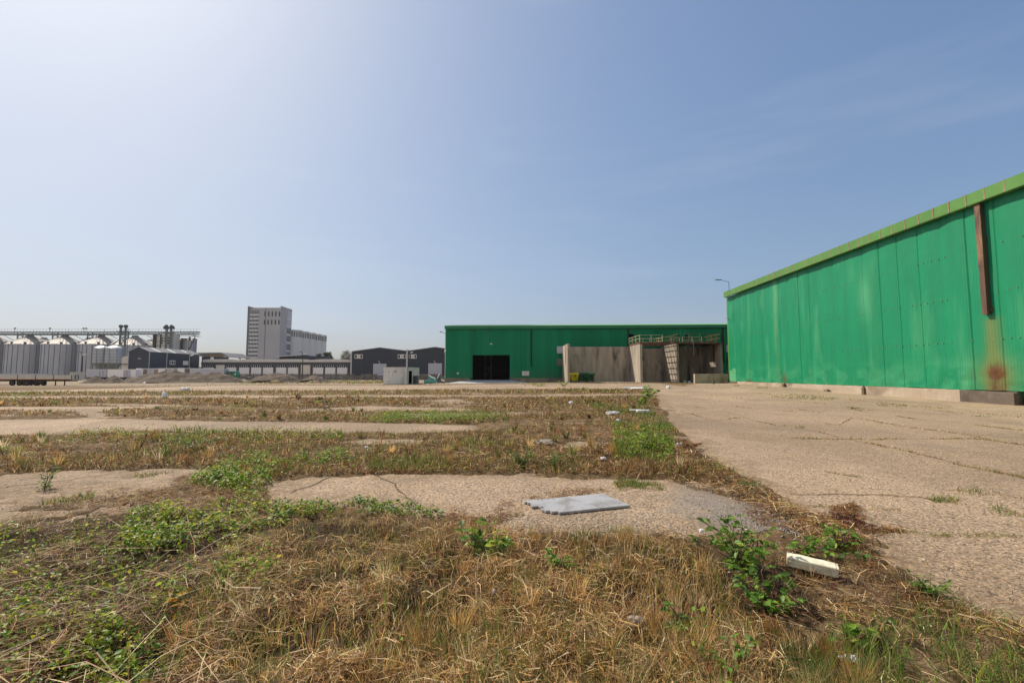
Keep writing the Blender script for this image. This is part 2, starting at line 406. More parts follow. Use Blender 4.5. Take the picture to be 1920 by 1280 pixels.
T0 = terrain(GX, GY)
wS = .10 + .008 * Gr
mS = sstep(-wS, wS, SD)
near = sstep(70, 40, Gr)
def rel(x, y, r):
    f = (fbm(x * .5, y * .5, 21, 4) - .35) * .16 + (fbm(x * 3.1, y * 3.1, 31, 3) - .5) * (.05 + .09 * sstep(9, 5, r)) + (fbm(x * 11, y * 11, 41, 2) - .5) * (.018 + .03 * sstep(8, 4, r))
    return np.maximum(f, -.06)
relief = rel(GX, GY, Gr)
SOILZ = T0 + near * ((1 - mS) * (relief + .02) - mS * .05) - (1 - near) * .0
def soil_z(x, y):
    x = np.asarray(x, float); y = np.asarray(y, float)
    r = np.hypot(x, y); sdv = pave_sd(x, y); w = .10 + .008 * r; m = sstep(-w, w, sdv); nr = sstep(70, 40, r)
    rl = rel(x, y, r)
    return np.maximum(terrain(x, y) + nr * ((1 - m) * (rl + .02)), -9), sdv
ii = np.arange(NR - 1)[:, None] * NA; jj = np.arange(NA)[None]; jn = (jj + 1) % NA
Q = np.stack([ii + jj, ii + jn, ii + NA + jn, ii + NA + jj], -1).reshape(-1, 4)[:, ::-1]
zone = np.zeros((len(GX), 3), np.float32)
zone[:, 0] = sstep(-1.5, 2.5, sdf(wpoly(SAND_PX), GX, GY)) * (Gr > 30)
zone[:, 1] = sstep(-.5, .5, sdf(wpoly(THATCH_SHADE_PX), GX, GY) + (fbm(GX * 1.2, GY * 1.2, 5) - .5) * 1.2)
zone[:, 2] = sstep(-.25, .35, sdf(wpoly(GRAVEL_PX), GX, GY) + (fbm(GX * 2.2, GY * 2.2, 6) - .5) * .9)

m, t = nt('soil')
tc = node(t, "ShaderNodeTexCoord").outputs['Object']
at_ = node(t, "ShaderNodeAttribute", attribute_name='zone')
sep = node(t, "ShaderNodeSeparateColor"); t.links.new(at_.outputs['Color'], sep.inputs[0])
n1 = noise(t, tc, .45, 8, .7, .4); n2 = noise(t, tc, 6.0, 8, .75); n3 = noise(t, tc, 38.0, 4, .8)
c = ramp(t, n2, [(.30, (.05, .03, .017)), (.46, (.13, .082, .042)), (.60, (.27, .19, .10)), (.78, (.40, .30, .18))])
c = mixc(t, maprange(t, n1, .42, .66, 0, .55), c, (.24, .155, .075))
cs = ramp(t, n1, [(.3, (.36, .29, .21)), (.52, (.30, .235, .165)), (.68, (.21, .165, .085))])
c = mixc(t, sep.outputs[0], c, cs)
ct = ramp(t, n2, [(.35, (.016, .010, .006)), (.56, (.055, .032, .018)), (.75, (.17, .105, .06))])  # thatch brown, darkened further to put shade into the gaps between blades
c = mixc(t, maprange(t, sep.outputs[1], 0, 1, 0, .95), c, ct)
c = mixc(t, maprange(t, n3, .35, .7, 0, .5), c, (.10, .065, .04), 'MULTIPLY')
hb = node(t, "ShaderNodeMath", operation='ADD'); t.links.new(n3, hb.inputs[0]); t.links.new(n2, hb.inputs[1])
finish(t, c, .95, 0, hb.outputs[0], .7, .04, .15); MATS['soil'] = m

m, t = nt('pavement')
tc = node(t, "ShaderNodeTexCoord").outputs['Object']
at_ = node(t, "ShaderNodeAttribute", attribute_name='zone')
sep = node(t, "ShaderNodeSeparateColor"); t.links.new(at_.outputs['Color'], sep.inputs[0])
n1 = noise(t, tc, .22, 7, .65, .6); n2 = noise(t, tc, 2.2, 7, .7)
vo = node(t, "ShaderNodeTexVoronoi"); vo.inputs['Scale'].default_value = 60.0; t.links.new(tc, vo.inputs['Vector'])
vs_ = node(t, "ShaderNodeSeparateColor"); t.links.new(vo.outputs['Color'], vs_.inputs[0])
agg = ramp(t, vs_.outputs[0], [(.0, (.20, .19, .19)), (.09, (.26, .25, .25)), (.24, (.66, .63, .59)), (.55, (1.05, 1.02, .97)), (.84, (1.22, 1.17, 1.08)), (1.0, (2.0, 1.9, 1.72))])
c = ramp(t, n1, [(.32, (.375, .282, .20)), (.5, (.33, .247, .175)), (.66, (.258, .193, .14))])
c = mixc(t, maprange(t, n2, .4, .72, 0, .5), c, (.24, .185, .135))
c = mixc(t, .85, c, agg, 'MULTIPLY')
c = mixc(t, maprange(t, sep.outputs[2], 0, 1, 0, .7), c, (.17, .155, .14))
dn = node(t, "ShaderNodeMath", operation='MULTIPLY'); t.links.new(sep.outputs[0], dn.inputs[0]); t.links.new(maprange(t, noise(t, tc, 5.5, 7, .75), .36, .6), dn.inputs[1])
c = mixc(t, dn.outputs[0], c, ramp(t, noise(t, tc, 14, 5, .7), [(.35, (.11, .07, .04)), (.65, (.24, .17, .10))]))
dk = noise(t, scaled(t, tc, (1, .35, 1)), .9, 5, .6); c = mixc(t, maprange(t, dk, .60, .74, 0, .45), c, (.15, .12, .095))
n4 = noise(t, tc, 90, 3, .7)
v2 = node(t, "ShaderNodeTexVoronoi"); v2.inputs['Scale'].default_value = .17; t.links.new(scaled(t, tc, (1, .8, 1)), v2.inputs['Vector'])
v2s = node(t, "ShaderNodeSeparateColor"); t.links.new(v2.outputs['Color'], v2s.inputs[0])
c = mixc(t, 1.0, c, ramp(t, v2s.outputs[1], [(0, (.86, .85, .84)), (.5, (1, 1, 1)), (1, (1.10, 1.09, 1.06))]), 'MULTIPLY')
n5 = noise(t, tc, .55, 8, .72, 1.2); c = mixc(t, maprange(t, n5, .58, .70, 0, .5), c, (.15, .118, .088))
n6 = noise(t, scaled(t, tc, (.25, 2.2, 1)), .8, 5, .65); c = mixc(t, maprange(t, n6, .60, .74, 0, .35), c, (.36, .30, .225))
hb = node(t, "ShaderNodeMath", operation='ADD'); t.links.new(n4, hb.inputs[0]); t.links.new(n2, hb.inputs[1])
finish(t, c, .9, 0, hb.outputs[0], .45, .012, .25); MATS['pavement'] = m

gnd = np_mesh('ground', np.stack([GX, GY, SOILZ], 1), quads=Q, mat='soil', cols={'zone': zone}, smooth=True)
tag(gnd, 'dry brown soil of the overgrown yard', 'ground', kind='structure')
fm = (SD[Q] > -wS[Q] * 1.0).any(1)
Qp = Q[fm]; used = np.unique(Qp); remap = -np.ones(len(GX), np.int64); remap[used] = np.arange(len(used))
PZ = T0 + .004 - (1 - mS) * .09
pz = zone.copy(); pz[:, 0] = sstep(.55 + .01 * Gr, .0, SD + (fbm(GX * 1.7, GY * 1.7, 61, 3) - .5) * .9) * .9 + .35 * sstep(.55, .72, fbm(GX * .6, GY * .6, 63, 4)) * (GX < 9)
pz[:, 0] = np.clip(pz[:, 0] + .75 * sstep(-.4, .5, sdf(wpoly([(-500, 925), (60, 905), (200, 885), (345, 890), (335, 912), (220, 935), (110, 950), (-500, 990)]), GX, GY)), 0, 1)
pav = np_mesh('pavement', np.stack([GX, GY, PZ], 1)[used], quads=remap[Qp], mat='pavement', cols={'zone': pz[used]}, smooth=True)
tag(pav, 'worn beige concrete slabs broken up by strips of weeds', 'pavement', kind='structure')

# cracks / open joints in the slabs
JOINTS = [
    [(1389, 782), (1456, 798), (1523, 808), (1628, 832), (1692, 843), (1797, 871), (1870, 885), (1960, 904)],
    [(1490, 822), (1544, 823), (1631, 824), (1681, 823), (1739, 823), (1841, 823), (1960, 840)],
    [(1500, 768), (1544, 775), (1593, 782), (1651, 792), (1710, 802), (1780, 810), (1850, 822)],
    [(1590, 766), (1640, 775), (1695, 782), (1739, 788), (1780, 791), (1856, 800), (1960, 813)],
    [(1593, 784), (1570, 797), (1535, 791)], [(1485, 926), (1593, 928), (1710, 931), (1790, 941)],
    [(1774, 919), (1826, 923), (1960, 940)], [(1500, 947), (1622, 955), (1680, 957)], [(1547, 884), (1617, 894)],
    [(1330, 742), (1400, 748), (1470, 751), (1545, 757), (1640, 770)], [(543, 926), (590, 905), (638, 886)],
    [(1305, 764), (1360, 760), (1450, 770), (1520, 772)], [(1250, 762), (1340, 790), (1389, 782)],
    [(1600, 1000), (1680, 996), (1760, 1005), (1960, 1010)], [(700, 889), (760, 925), (800, 964)], [(1120, 893), (1080, 920), (985, 935), (945, 975)],
    [(0, 915), (90, 905), (200, 890)], [(1720, 760), (1790, 768), (1870, 779), (1960, 786)], [(1400, 735), (1500, 744), (1640, 752), (1800, 775)]]
def dense(pl, step=6):
    out = []
    for (a, b), (c_, d) in zip(pl[:-1], pl[1:]):
        n = max(2, int(math.hypot(c_ - a, d - b) / step))
        for k in range(n): out.append((a + (c_ - a) * k / n, b + (d - b) * k / n))
    out.append(pl[-1]); return np.array(out)
JW = []
jm = MB()
for q, pl in enumerate(JOINTS):
    p = dense(pl); x, y, z = ground(p[:, 0], p[:, 1])
    x = x + (fbm(x * 2.5, y * 2.5, 50 + q, 3) - .5) * .22; y = y + (fbm(x * 2.5, y * 2.5, 90 + q, 3) - .5) * .22
    JW.append((x, y))
    z = terrain(x, y) + .010
    w = (.004 + .007 * vnoise(x * 3, y * 3, 8)) * sstep(.36, .52, vnoise(x * .8, y * .8, 18)) + .0004
    dx = np.gradient(x); dy = np.gradient(y); l = np.hypot(dx, dy) + 1e-6
    nx, ny = -dy / l * w, dx / l * w
    vs = []; 
    for k in range(len(x)): vs += [(x[k] - nx[k], y[k] - ny[k], z[k]), (x[k] + nx[k], y[k] + ny[k], z[k])]
    jm.add(vs, [(2 * k, 2 * k + 1, 2 * k + 3, 2 * k + 2) for k in range(len(x) - 1)])
M('crack_soil', (.06, .042, .03), (.035, .026, .02), 4, 1, .95)
cr = jm.build('crack', 'crack_soil', pav); tag(cr, kind='structure')
# ------------------------------------------------------------------ right hand green warehouse
def frange(a, b, n): return [a + (b - a) * k / n for k in range(n + 1)]
RWX, RWY = 26.0, 54.4
rw = thing('metal_warehouse', (RWX, RWY, 0), 'bright green sunlit corrugated metal warehouse with a big rusty downpipe and rust stain', 'warehouse', rz=rad(-1.21))
WB, WT = .71, 10.75
L = 62.0
ys = []; xs = []
y = 0.0
PW, RB = 1.55, .155
nP = int(L / PW)
prof = []                                                  # (distance along, offset outward)
for k in range(nP):
    y0 = k * PW
    bul = .03 + .07 * R.random(); tilt = R.uniform(-.03, .03)
    nr = int(PW / RB)
    for j in range(nr):
        for a, o in ((.0, 0), (.35, 0), (.45, .005), (.9, .005)):
            s = (j + a) / nr
            prof.append((y0 + s * PW, o + bul * 4 * s * (1 - s) * .5 + tilt * s))
    prof.append((y0 + PW * .995, -.010))
pa = np.array(prof); NC = len(pa); 
zs = np.concatenate([np.linspace(WB, 3.2, 34), np.linspace(3.2, WT, 44)[1:]]); NZ = len(zs)
PY, PZ_ = np.meshgrid(pa[:, 0], zs); PO = np.meshgrid(pa[:, 1], zs)[0].copy()
dent = (fbm(PY * .55, PZ_ * .35, 71, 4) - .5) * .05 + (fbm(PY * .65, PZ_ * .12, 73, 2) - .5) * .06
low = sstep(3.0, .8, PZ_); dent += low * (fbm(PY * 1.3, PZ_ * 1.6, 75, 3) - .5) * .10
farend = sstep(7, 1, PY); dent += farend * (fbm(PY * 1.2, PZ_ * .8, 77, 3) - .5) * .10
PO += dent
edge = (np.abs(PZ_ - WB) < 1e-4) * (fbm(PY * .7, PY * 0 + 3, 79, 3) - .5) * .10
V = np.stack([-PO, -PY, PZ_ + edge], -1).reshape(-1, 3)
iq = np.arange(NZ - 1)[:, None] * NC; jq = np.arange(NC - 1)[None]
QW = np.stack([iq + jq, iq + jq + 1, iq + NC + jq + 1, iq + NC + jq], -1).reshape(-1, 4)[:, ::-1]
YL = PY; ZL = PZ_
pipeY = 30.45                                              # along-wall position of the downpipe
d = YL - pipeY - .12
n_ = fbm(YL * 3, ZL * .8, 81, 4) - .5
rust = np.exp(-((d / .42) ** 2)) * np.exp(-(((ZL - 1.65) / .42) ** 2)) * 1.1
rust += np.exp(-((d / .5) ** 2)) * sstep(1.3, .75, ZL) * .75
rust *= (1 + n_ * 2.0) * (.8 + .5 * np.sin(YL * 40.5) ** 2)
d2 = YL - 11.2
rust += np.exp(-((d2 / .35) ** 2)) * np.exp(-(((ZL - 1.15) / .5) ** 2)) * .85 * (1 + n_)
d3 = YL - 4.6
rust += np.exp(-((d3 / .8) ** 2)) * sstep(1.1, .75, ZL) * .7
olive = np.exp(-((d / 1.05) ** 2)) * np.exp(-(((ZL - 1.45) / .95) ** 2)) * 1.0
olive += np.exp(-((d / .40) ** 2)) * sstep(4.75, 4.3, ZL) * .75 + np.exp(-(((d + .15) / .16) ** 2)) * sstep(4.7, 4.2, ZL) * .3
for c0, w0, zt, am in ((10.2, .28, 9.8, .40), (22.6, .22, 9.5, .12)):
    olive += np.exp(-(((YL - c0) / w0) ** 2)) * sstep(zt + .6, zt - .6, ZL) * am * (.6 + n_)
fade = np.clip((fbm(YL * 1.4, ZL * .22, 83, 4) - .60) * 3.0, 0, 1) * .40
fade += np.exp(-(((YL - 10.2) / .3) ** 2)) * .45 * sstep(4.5, 6.5, ZL) + np.exp(-(((YL - 21.8) / .6) ** 2)) * np.exp(-(((ZL - 7.2) / 1.6) ** 2)) * .45
fade += ((YL > .05) & (YL < 1.5) & (ZL < 1.95 + .2 * np.floor(YL * 1.3))) * .75
fade += sstep(.46, .54, fbm(YL * .9, ZL * 1.3, 85, 4)) * sstep(2.9, 1.7, ZL) * .16
stain = np.clip(np.stack([rust, olive, fade], -1).reshape(-1, 3), 0, 1)
m, t = nt('green_wall')
tc = node(t, "ShaderNodeTexCoord").outputs['Object']
a_ = node(t, "ShaderNodeAttribute", attribute_name='stain'); sp_ = node(t, "ShaderNodeSeparateColor"); t.links.new(a_.outputs['Color'], sp_.inputs[0])
n1 = noise(t, scaled(t, tc, (1, 1, .18)), .9, 6, .6); n2 = noise(t, tc, 5, 6, .7)
c = ramp(t, n1, [(.3, (.010, .240, .110)), (.7, (.007, .195, .088))])
c = mixc(t, maprange(t, n2, .66, .8, 0, .25), c, (.16, .36, .22))
c = mixc(t, sp_.outputs[2], c, (.12, .40, .20))
c = mixc(t, maprange(t, sp_.outputs[1], 0, 1, 0, .85), c, (.15, .19, .055))
c = mixc(t, sp_.outputs[0], c, ramp(t, n2, [(.35, (.075, .035, .018)), (.65, (.16, .07, .025))]))
vo = noise(t, tc, 17, 2, .5); c = mixc(t, maprange(t, vo, .70, .74, 0, .22), c, (.25, .42, .32))
finish(t, c, maprange(t, n1, 0, 1, .34, .55), 0, noise(t, tc, 1.6, 3, .5), .22, .06, .30); MATS['green_wall'] = m
np_mesh('wall', V, quads=QW, mat='green_wall', cols={'stain': stain}, parent=rw, smooth=False)
MB().box(.10, .4, -L, -.02, .3, WT).box(.4, 30, -.3, -.02, 0, WT).box(.4, 30, -L, -L + .3, 0, WT).box(29.7, 30, -L + .3, -.3, 0, WT).build('wall', 'green_dark_sheet', rw)
MB().prism([(-.02, 0), (.10, 0), (.10, .25), (-.02, .25)], WB, WT + .02, 'z').build('corner_trim', 'green_trim', rw)
# rivets
m_ = MB()
for zz in (3.4, 5.9, 8.4):
    for k in range(0, 95):
        if R.random() < .3: continue
        yy = -(.4 + k * .47 + R.uniform(-.1, .1)); m_.box(-.062, -.02, yy - .02, yy + .02, zz - .02, zz + .02)
tag(m_.build('fastener', 'joint_metal', rw), kind='stuff')
# fascia, roof
m_ = MB()
for k in range(int(L)):
    w = R.uniform(-.008, .008)
    m_.box(-.42 + w, -.09, -(k + .985), -(k + .005), WT + w * .6, WT + .62 + w)
m_.build('fascia', 'green_trim', rw)
j0 = MB().box(-.432, -.10, -.035, .035, WT - .004, WT + .632).build('joint_cover', 'joint_metal', rw)
for k in range(1, 50):
    j1 = j0.copy(); COL.objects.link(j1); j1.parent = rw; j1.location = (0, -k, 0)
MB().box(-.40, -.36, -L, -.01, WT - .03, WT - .008).build('drip_edge', 'green_trim', rw)
MB().prism([(-.30, WT + .63), (15, WT + 2.2), (30.2, WT + .63), (30.2, WT + .5), (-.30, WT + .5)], -L, .1, 'y').build('roof', 'green_roof', rw)
# downpipe
m_ = MB(); m_.box(-.30, -.07, -pipeY - .15, -pipeY + .15, 7.3, WT - .03); m_.build('downpipe', 'rust', rw)
m_ = MB(); m_.box(-.29, -.07, -pipeY - .14, -pipeY + .14, 4.72, 7.3); dpx = m_.build('downpipe', 'rust', rw)
MB().box(-.26, -.10, -pipeY - .152, -pipeY - .14, 4.74, 7.28).box(-.26, -.10, -pipeY - .162, -pipeY - .15, 7.32, WT - .05).build('shaded_side', 'rust_green', rw)  # dark green-grey skin, shade of the pipe's near face put in as colour
for bx_ in ((-.16, -.06, -pipeY - .22, -pipeY - .14, 4.86, 5.1), (-.16, -.05, -pipeY - .2, -pipeY + .2, 8.8, 8.86)): MB().box(*bx_).build('bracket', 'rust', rw)
# plinth of concrete, broken edge
m_ = MB()
def plinth(a, b, off, mat_mb, top):
    n = max(2, int((b - a) / .5))
    for k in range(n):
        p, q = a + (b - a) * k / n, a + (b - a) * (k + 1) / n
        mat_mb.box(-off, .12, -q + .002, -p - .002, -.4, top + R.uniform(-.012, .012))
plinth(2.0, 11.4, .10, m_, WB - .02)
for a_, b__, o__ in ((28.6, 31.6, .14), (32.15, L, .12), (0, 2.0, .06)):
    dk = MB(); plinth(a_, b__, o__, dk, WB - .03); dk.build('plinth', 'concrete_dark', rw)
for a_, b__, o__ in ((11.55, 21.3, .13), (21.5, 28.6, .14)):
    lt = MB(); plinth(a_, b__, o__, lt, WB - .02); lt.build('plinth', 'concrete_light', rw)
for bx_ in ((-.42, -.14, -31.7, -30.4, -.3, WB - .08), (-.36, -.10, -11.7, -11.4, -.3, WB - .06), (-.26, -.10, -21.55, -21.3, -.3, WB - .1)): MB().box(*bx_).build('buttress', 'concrete_dark', rw, bevel=.02)
m_.build('plinth', 'concrete_light', rw);
bk = MB().box(0, .3, 0, .28, 0, .26).build('concrete_block', 'concrete', None, bevel=.02)
bx, by, bz = g1(1551, 735.5); bk.location = (bx, by, bz - .01); bk.rotation_euler = (0, 0, .4)
tag(bk, 'small loose concrete block lying beside the pale plinth of the right green warehouse', 'block')
# lamp over the far corner, small camera below it
lm = MB().tube([(.05, -.4, WT + .5), (.05, -.4, WT + 1.75), (-.1, -.4, WT + 1.85)], .03).tube([(-.1, -.4, WT + 1.85), (-.95, -.4, WT + 2.05)], .022).build('lamp_arm', 'steel_dark', rw)
MB().box(-1.55, -.85, -.55, -.25, WT + 2.04, WT + 2.09).build('lamp_head', 'steel_dark', lm)
cm = MB().box(-.30, -.02, -.2, -.08, 8.2, 8.28).tube([(-.42, -.14, 8.28), (-.15, -.14, 8.36)], .06).build('security_camera', 'lamp_white', rw)

# ------------------------------------------------------------------ long green warehouse across the back
BWX, BWY = -10.04, 68.5
bw = thing('metal_warehouse', (BWX, BWY, .2), 'long dark green metal warehouse with an open black doorway across the back', 'warehouse', rz=rad(-3.0))
BL, BD = 78.0, 21.0; Z0, Z1, Z2, ZR = .72, 8.05, 8.5, 9.75     # local z (ground .2)
def ribbed(x0, x1, z0, z1, ph=0):
    """front sheet between two x, with seams each .94 m and shallow ribs, facing -y"""
    b = MB(); x = x0; k = 0; pts = [(x0, 0)]
    sx = math.ceil((x0 + ph) / .94) * .94 - ph
    xs_ = sorted(set([x0, x1] + [s for s in np.arange(sx, x1, .94)]))
    for a, c_ in zip(xs_[:-1], xs_[1:]):
        n = max(1, int((c_ - a) / .235)); o = R.uniform(0, .01)
        for j in range(n):
            s0 = a + (c_ - a) * j / n; w = (c_ - a) / n
            pts += [(s0 + w * .1, -.0 - o), (s0 + w * .25, -.018 - o - .02 * math.sin(math.pi * (j + .25) / n)), (s0 + w * .9, -.018 - o - .02 * math.sin(math.pi * (j + .9) / n))]
        pts.append((c_ - .012, .012)); 
    pts.append((x1, 0))
    vs = [(p, q, z0) for p, q in pts] + [(p, q, z1) for p, q in pts]; n = len(pts)
    b.add(vs, [(i, i + 1, n + i + 1, n + i) for i in range(n - 1)])
    return b
DX0, DX1, DZ = 4.12, 9.72, 4.15
wl_ = ribbed(0, DX0, Z0, Z1); w2 = ribbed(DX0, DX1, DZ, Z1); w3 = ribbed(DX1, BL, Z0, Z1)
wl_.add(w2.v, w2.f); wl_.add(w3.v, w3.f)
wl_.box(.0, .12, .12, BD, Z0, Z1).box(BL - .12, BL, .12, BD, Z0, Z1).box(0, BL, BD, BD + .15, Z0, Z1)
wl_.box(DX0 - .06, DX0, .02, .3, .45, DZ).box(DX1, DX1 + .06, .02, .3, .45, DZ)
wl_.build('wall', 'green_sheet', bw)
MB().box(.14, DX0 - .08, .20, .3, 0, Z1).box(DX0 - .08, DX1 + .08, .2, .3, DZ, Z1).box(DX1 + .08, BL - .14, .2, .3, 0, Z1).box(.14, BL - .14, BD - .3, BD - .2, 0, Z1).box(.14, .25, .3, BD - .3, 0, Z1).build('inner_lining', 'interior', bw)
inn = MB()
for xx in (4.9, 5.9): inn.box(xx, xx + .25, 9, 9.3, .4, Z1)
inn.box(4.9, 6.2, 9, 9.15, 2.3, 2.45).bar((4.95, 9, .6), (5.9, 9, 2.3), .12)
inn.build('steel_frame', 'steel_dark', bw)
MB().box(.2, BL - .2, .3, BD - .3, .35, .42).build('inner_floor', 'interior', bw)
pm = MB()
for a, c_ in ((-.06, DX0 - .35), (DX1 + .0, 24), (24.02, BL)):
    pm.box(a, c_, -.10, .2, -.3, Z0 - .01)
pm.box(DX0 - .85, DX0 - .3, -.22, .1, -.3, Z0 - .06)
pm.build('plinth', 'concrete', bw)
pts = []
fm_ = MB()
for k in range(int(BL)):
    fm_.box(-.1 + k, .885 + k, -.30, -.06, Z1 + .02, Z2 + R.uniform(-.006, .006))
fm_.build('fascia', 'green_trim_dark', bw)
rm = MB(); n = int(BL / .30)
for k in range(n):                                           # ribbed roof sheets, front and back slope
    x0 = -.15 + k * .30
    rm.prism([(x0, Z2 - .02), (x0 + .30, Z2 - .02), (x0 + .30, Z2 + .02), (x0 + .20, Z2 + .02), (x0 + .17, Z2 + .09), (x0 + .06, Z2 + .09), (x0 + .03, Z2 + .02), (x0, Z2 + .02)], 0, 1, 'y')
    for q in range(len(rm.v) - 16, len(rm.v)):
        vx, vy, vz = rm.v[q]; rm.v[q] = (vx, -.28 + vy * (BD / 2 + .28), vz + vy * (ZR - Z2))
rm.prism([(-.15, 0), (BL, 0), (BL, .04), (-.15, .04)], 0, 1, 'y')
for q in range(len(rm.v) - 8, len(rm.v)):
    vx, vy, vz = rm.v[q]; rm.v[q] = (vx, BD / 2 + vy * (BD / 2 + .3), vz + ZR - vy * (ZR - Z2))
rm.build('roof', 'green_roof', bw)
for gx_ in (0, BL - .12): MB().prism([(0, Z1), (BD, Z1), (BD / 2, ZR - .12)], gx_, gx_ + .12, 'x').build('gable', 'green_dark_sheet', bw)
MB().box(-.05, .02, -.06, .1, Z0, Z1).build('corner_trim', 'white_paint', bw)
bX = lambda px: (px - 960) / F * 68.2 + 10.04                # photo column -> local x near the front
for px, zb, mt, w in ((996.5, 2.35, 'mesh_black', .16), (1175.5, 4.5, 'mesh_black', .16), (1346, 3, 'mesh_black', .16)):
    MB().box(bX(px) - w / 2, bX(px) + w / 2, -.2, -.045, zb, Z1).build('downpipe', mt, bw)
MB().tube([(bX(917), -.34, Z2 + .05), (bX(917), -.34, Z1 - .1), (bX(917), -.1, Z1 - .25), (bX(917), -.1, 6.55)], .035).build('drain_pipe', 'rust', bw)
MB().box(bX(919), bX(923), -.11, -.04, 5.75, 5.88).build('sign_plate', 'lamp_white', bw)
MB().box(bX(857), bX(860.6), -.18, -.04, 1.3, 1.55).build('junction_box', 'cabin_grey', bw)
vp = MB().box(bX(979), bX(992), -.12, -.04, 1.08, 1.75).build('vent_panel', 'cabin_cream', bw)
MB().box(bX(983.3), bX(983.7), -.125, -.119, 1.1, 1.73).box(bX(987.4), bX(987.8), -.125, -.119, 1.1, 1.73).build('panel_seam', 'steel_dark', vp)
for px0, px1, ya, yb, mt in ((1044, 1060, 649.5, 662.5, 'window_grey'), (1044, 1060, 672.5, 686, 'window_beige'), (1352, 1385, 648, 661, 'window_grey'), (1352, 1385, 671, 681, 'glass_dark')):
    f_ = MB().box(bX(px0), bX(px1), -.10, -.045, gz(yb, 68) - .2, gz(ya, 68) - .2).build('window', mt, bw)
    b_ = MB(); xx = bX(px0) + .45
    while xx < bX(px1): b_.box(xx - .015, xx + .015, -.112, -.099, gz(yb, 68) - .18, gz(ya, 68) - .22); xx += .45
    b_.build('glazing_bar', 'steel_dark' if mt != 'window_grey' else 'window_beige', f_)
bl = MB()
for r_ in range(6):
    for c_ in range(8):
        x0 = bX(1352) + c_ * .42 + (.2 if r_ % 2 else 0); bl.box(x0, x0 + .405, -.13, -.045, .75 + r_ * .2, .94 + r_ * .2)
bl.build('block_infill', 'block_white', bw)
for px, ya, yb, w in ((1181, 626, 634.5, 9), (1280.5, 629, 637, 7)):
    z0, z1 = gz(yb, 68) - .2, gz(ya, 68) - .2; x0 = bX(px); w = w / F * 68 / 2; zc = (z0 + z1) / 2; h = (z1 - z0) / 2
    poly = [(x0 + w * math.cos(a) * R.uniform(.8, 1.1), zc + h * math.sin(a) * R.uniform(.8, 1.1)) for a in np.linspace(0, 2 * math.pi, 10)[:-1]]
    MB().prism(poly, -.07, -.045, 'y').build('wall_hole', 'black_void', bw)
la = MB().tube([(.05, -.0, 7.35), (-.35, -.1, 7.55), (-.75, -.15, 7.72)], .03).build('lamp_arm', 'steel_dark', bw)
MB().box(-.85, -.5, -.25, -.05, 7.62, 7.70).build('lamp_head', 'steel_dark', la)
MB().box(-.14, -.03, -.1, .1, 4.5, 5.0).tube([(-.05, -.05, 4.9), (.12, -.22, 4.82)], .06).build('security_camera', 'lamp_white', bw)
ap = MB()
ax = [(DX0 - 3.4, -4.6, .03), (DX1 + 3.4, -4.6, .03), (DX1 + .25, -.08, .42), (DX0 - .25, -.08, .42)]
ap.add(ax + [(x, y, -.4) for x, y, z in ax], [(0, 1, 2, 3), (7, 6, 5, 4), (0, 4, 5, 1), (1, 5, 6, 2), (2, 6, 7, 3), (3, 7, 4, 0)])
o = ap.build('doorway_ramp', 'apron'); o.location = (BWX, BWY, .2); o.rotation_euler = (0, 0, rad(-3)); tag(o, 'pale grey concrete ramp leading up to the open black doorway', 'ramp')
sl = MB().box(-.6, 17.2, -5.6, -3.0, -.5, .055).build('concrete_apron', 'concrete_light'); sl.location = (BWX, BWY, .2); sl.rotation_euler = (0, 0, rad(-3)); tag(sl, 'strip of pale concrete along the foot of the long green warehouse', 'apron')

# ------------------------------------------------------------------ concrete storage bays with a railed deck
bay = thing('concrete_storage_bay', (7.3, 60, .3), 'stained open fronted concrete bays under a rusty railed steel deck', 'storage bay')
X0 = 7.3
def lb(x0, x1, y0, y1, z0, z1): return (x0 - X0, x1 - X0, y0 - 60, y1 - 60, z0 - .3, z1 - .3)
MB().box(*lb(7.3, 7.62, 60, 65.9, -.2, 5.52)).build('wall', 'concrete_wall', bay, bevel=.02)
MB().box(*lb(7.62, 16.88, 65.5, 65.85, -.2, 5.45)).build('wall', 'concrete_wall', bay, bevel=.02)
MB().box(*lb(16.88, 17.22, 60, 65.9, -.2, 5.50)).build('wall', 'concrete_wall', bay, bevel=.02)
def holed(x0, x1, z0, z1, hx, hz, hr):
    b = MB(); n = 14; ys_ = (65.5 - 60, 65.85 - 60)
    ring = [(hx + hr * math.cos(a) * R.uniform(.75, 1.1), hz + hr * 1.35 * math.sin(a)) for a in np.linspace(0, 2 * math.pi, n + 1)[:-1]]
    def onbox(a):
        c_, s_ = math.cos(a), math.sin(a); k = []
        if c_ > 1e-6: k.append((x1 - hx) / c_)
        if c_ < -1e-6: k.append((x0 - hx) / c_)
        if s_ > 1e-6: k.append((z1 - hz) / s_)
        if s_ < -1e-6: k.append((z0 - hz) / s_)
        k = min(k); return (hx + c_ * k, hz + s_ * k)
    angs = sorted([2 * math.pi * i / n for i in range(n)] + [math.atan2(q - hz, p - hx) % (2 * math.pi) for p, q in ((x0, z0), (x1, z0), (x1, z1), (x0, z1))])
    inn_ = [(hx + hr * (.9 + .12 * math.sin(5 * a)) * math.cos(a), hz + hr * 1.35 * math.sin(a)) for a in angs]; out = [onbox(a) for a in angs]; k = len(angs)
    vs = []
    for yy in ys_: vs += [(p - X0, yy, q - .3) for p, q in inn_] + [(p - X0, yy, q - .3) for p, q in out]
    fs = []
    for i in range(k):
        j = (i + 1) % k
        fs += [(i, j, k + j, k + i), (2 * k + i, 3 * k + i, 3 * k + j, 2 * k + j), (i, 2 * k + i, 2 * k + j, j), (k + i, k + j, 3 * k + j, 3 * k + i)]
    return b.add(vs, fs)
holed(17.22, 21.7, -.2, 5.18, 18.75, 3.72, .29).build('wall', 'concrete_wall', bay)
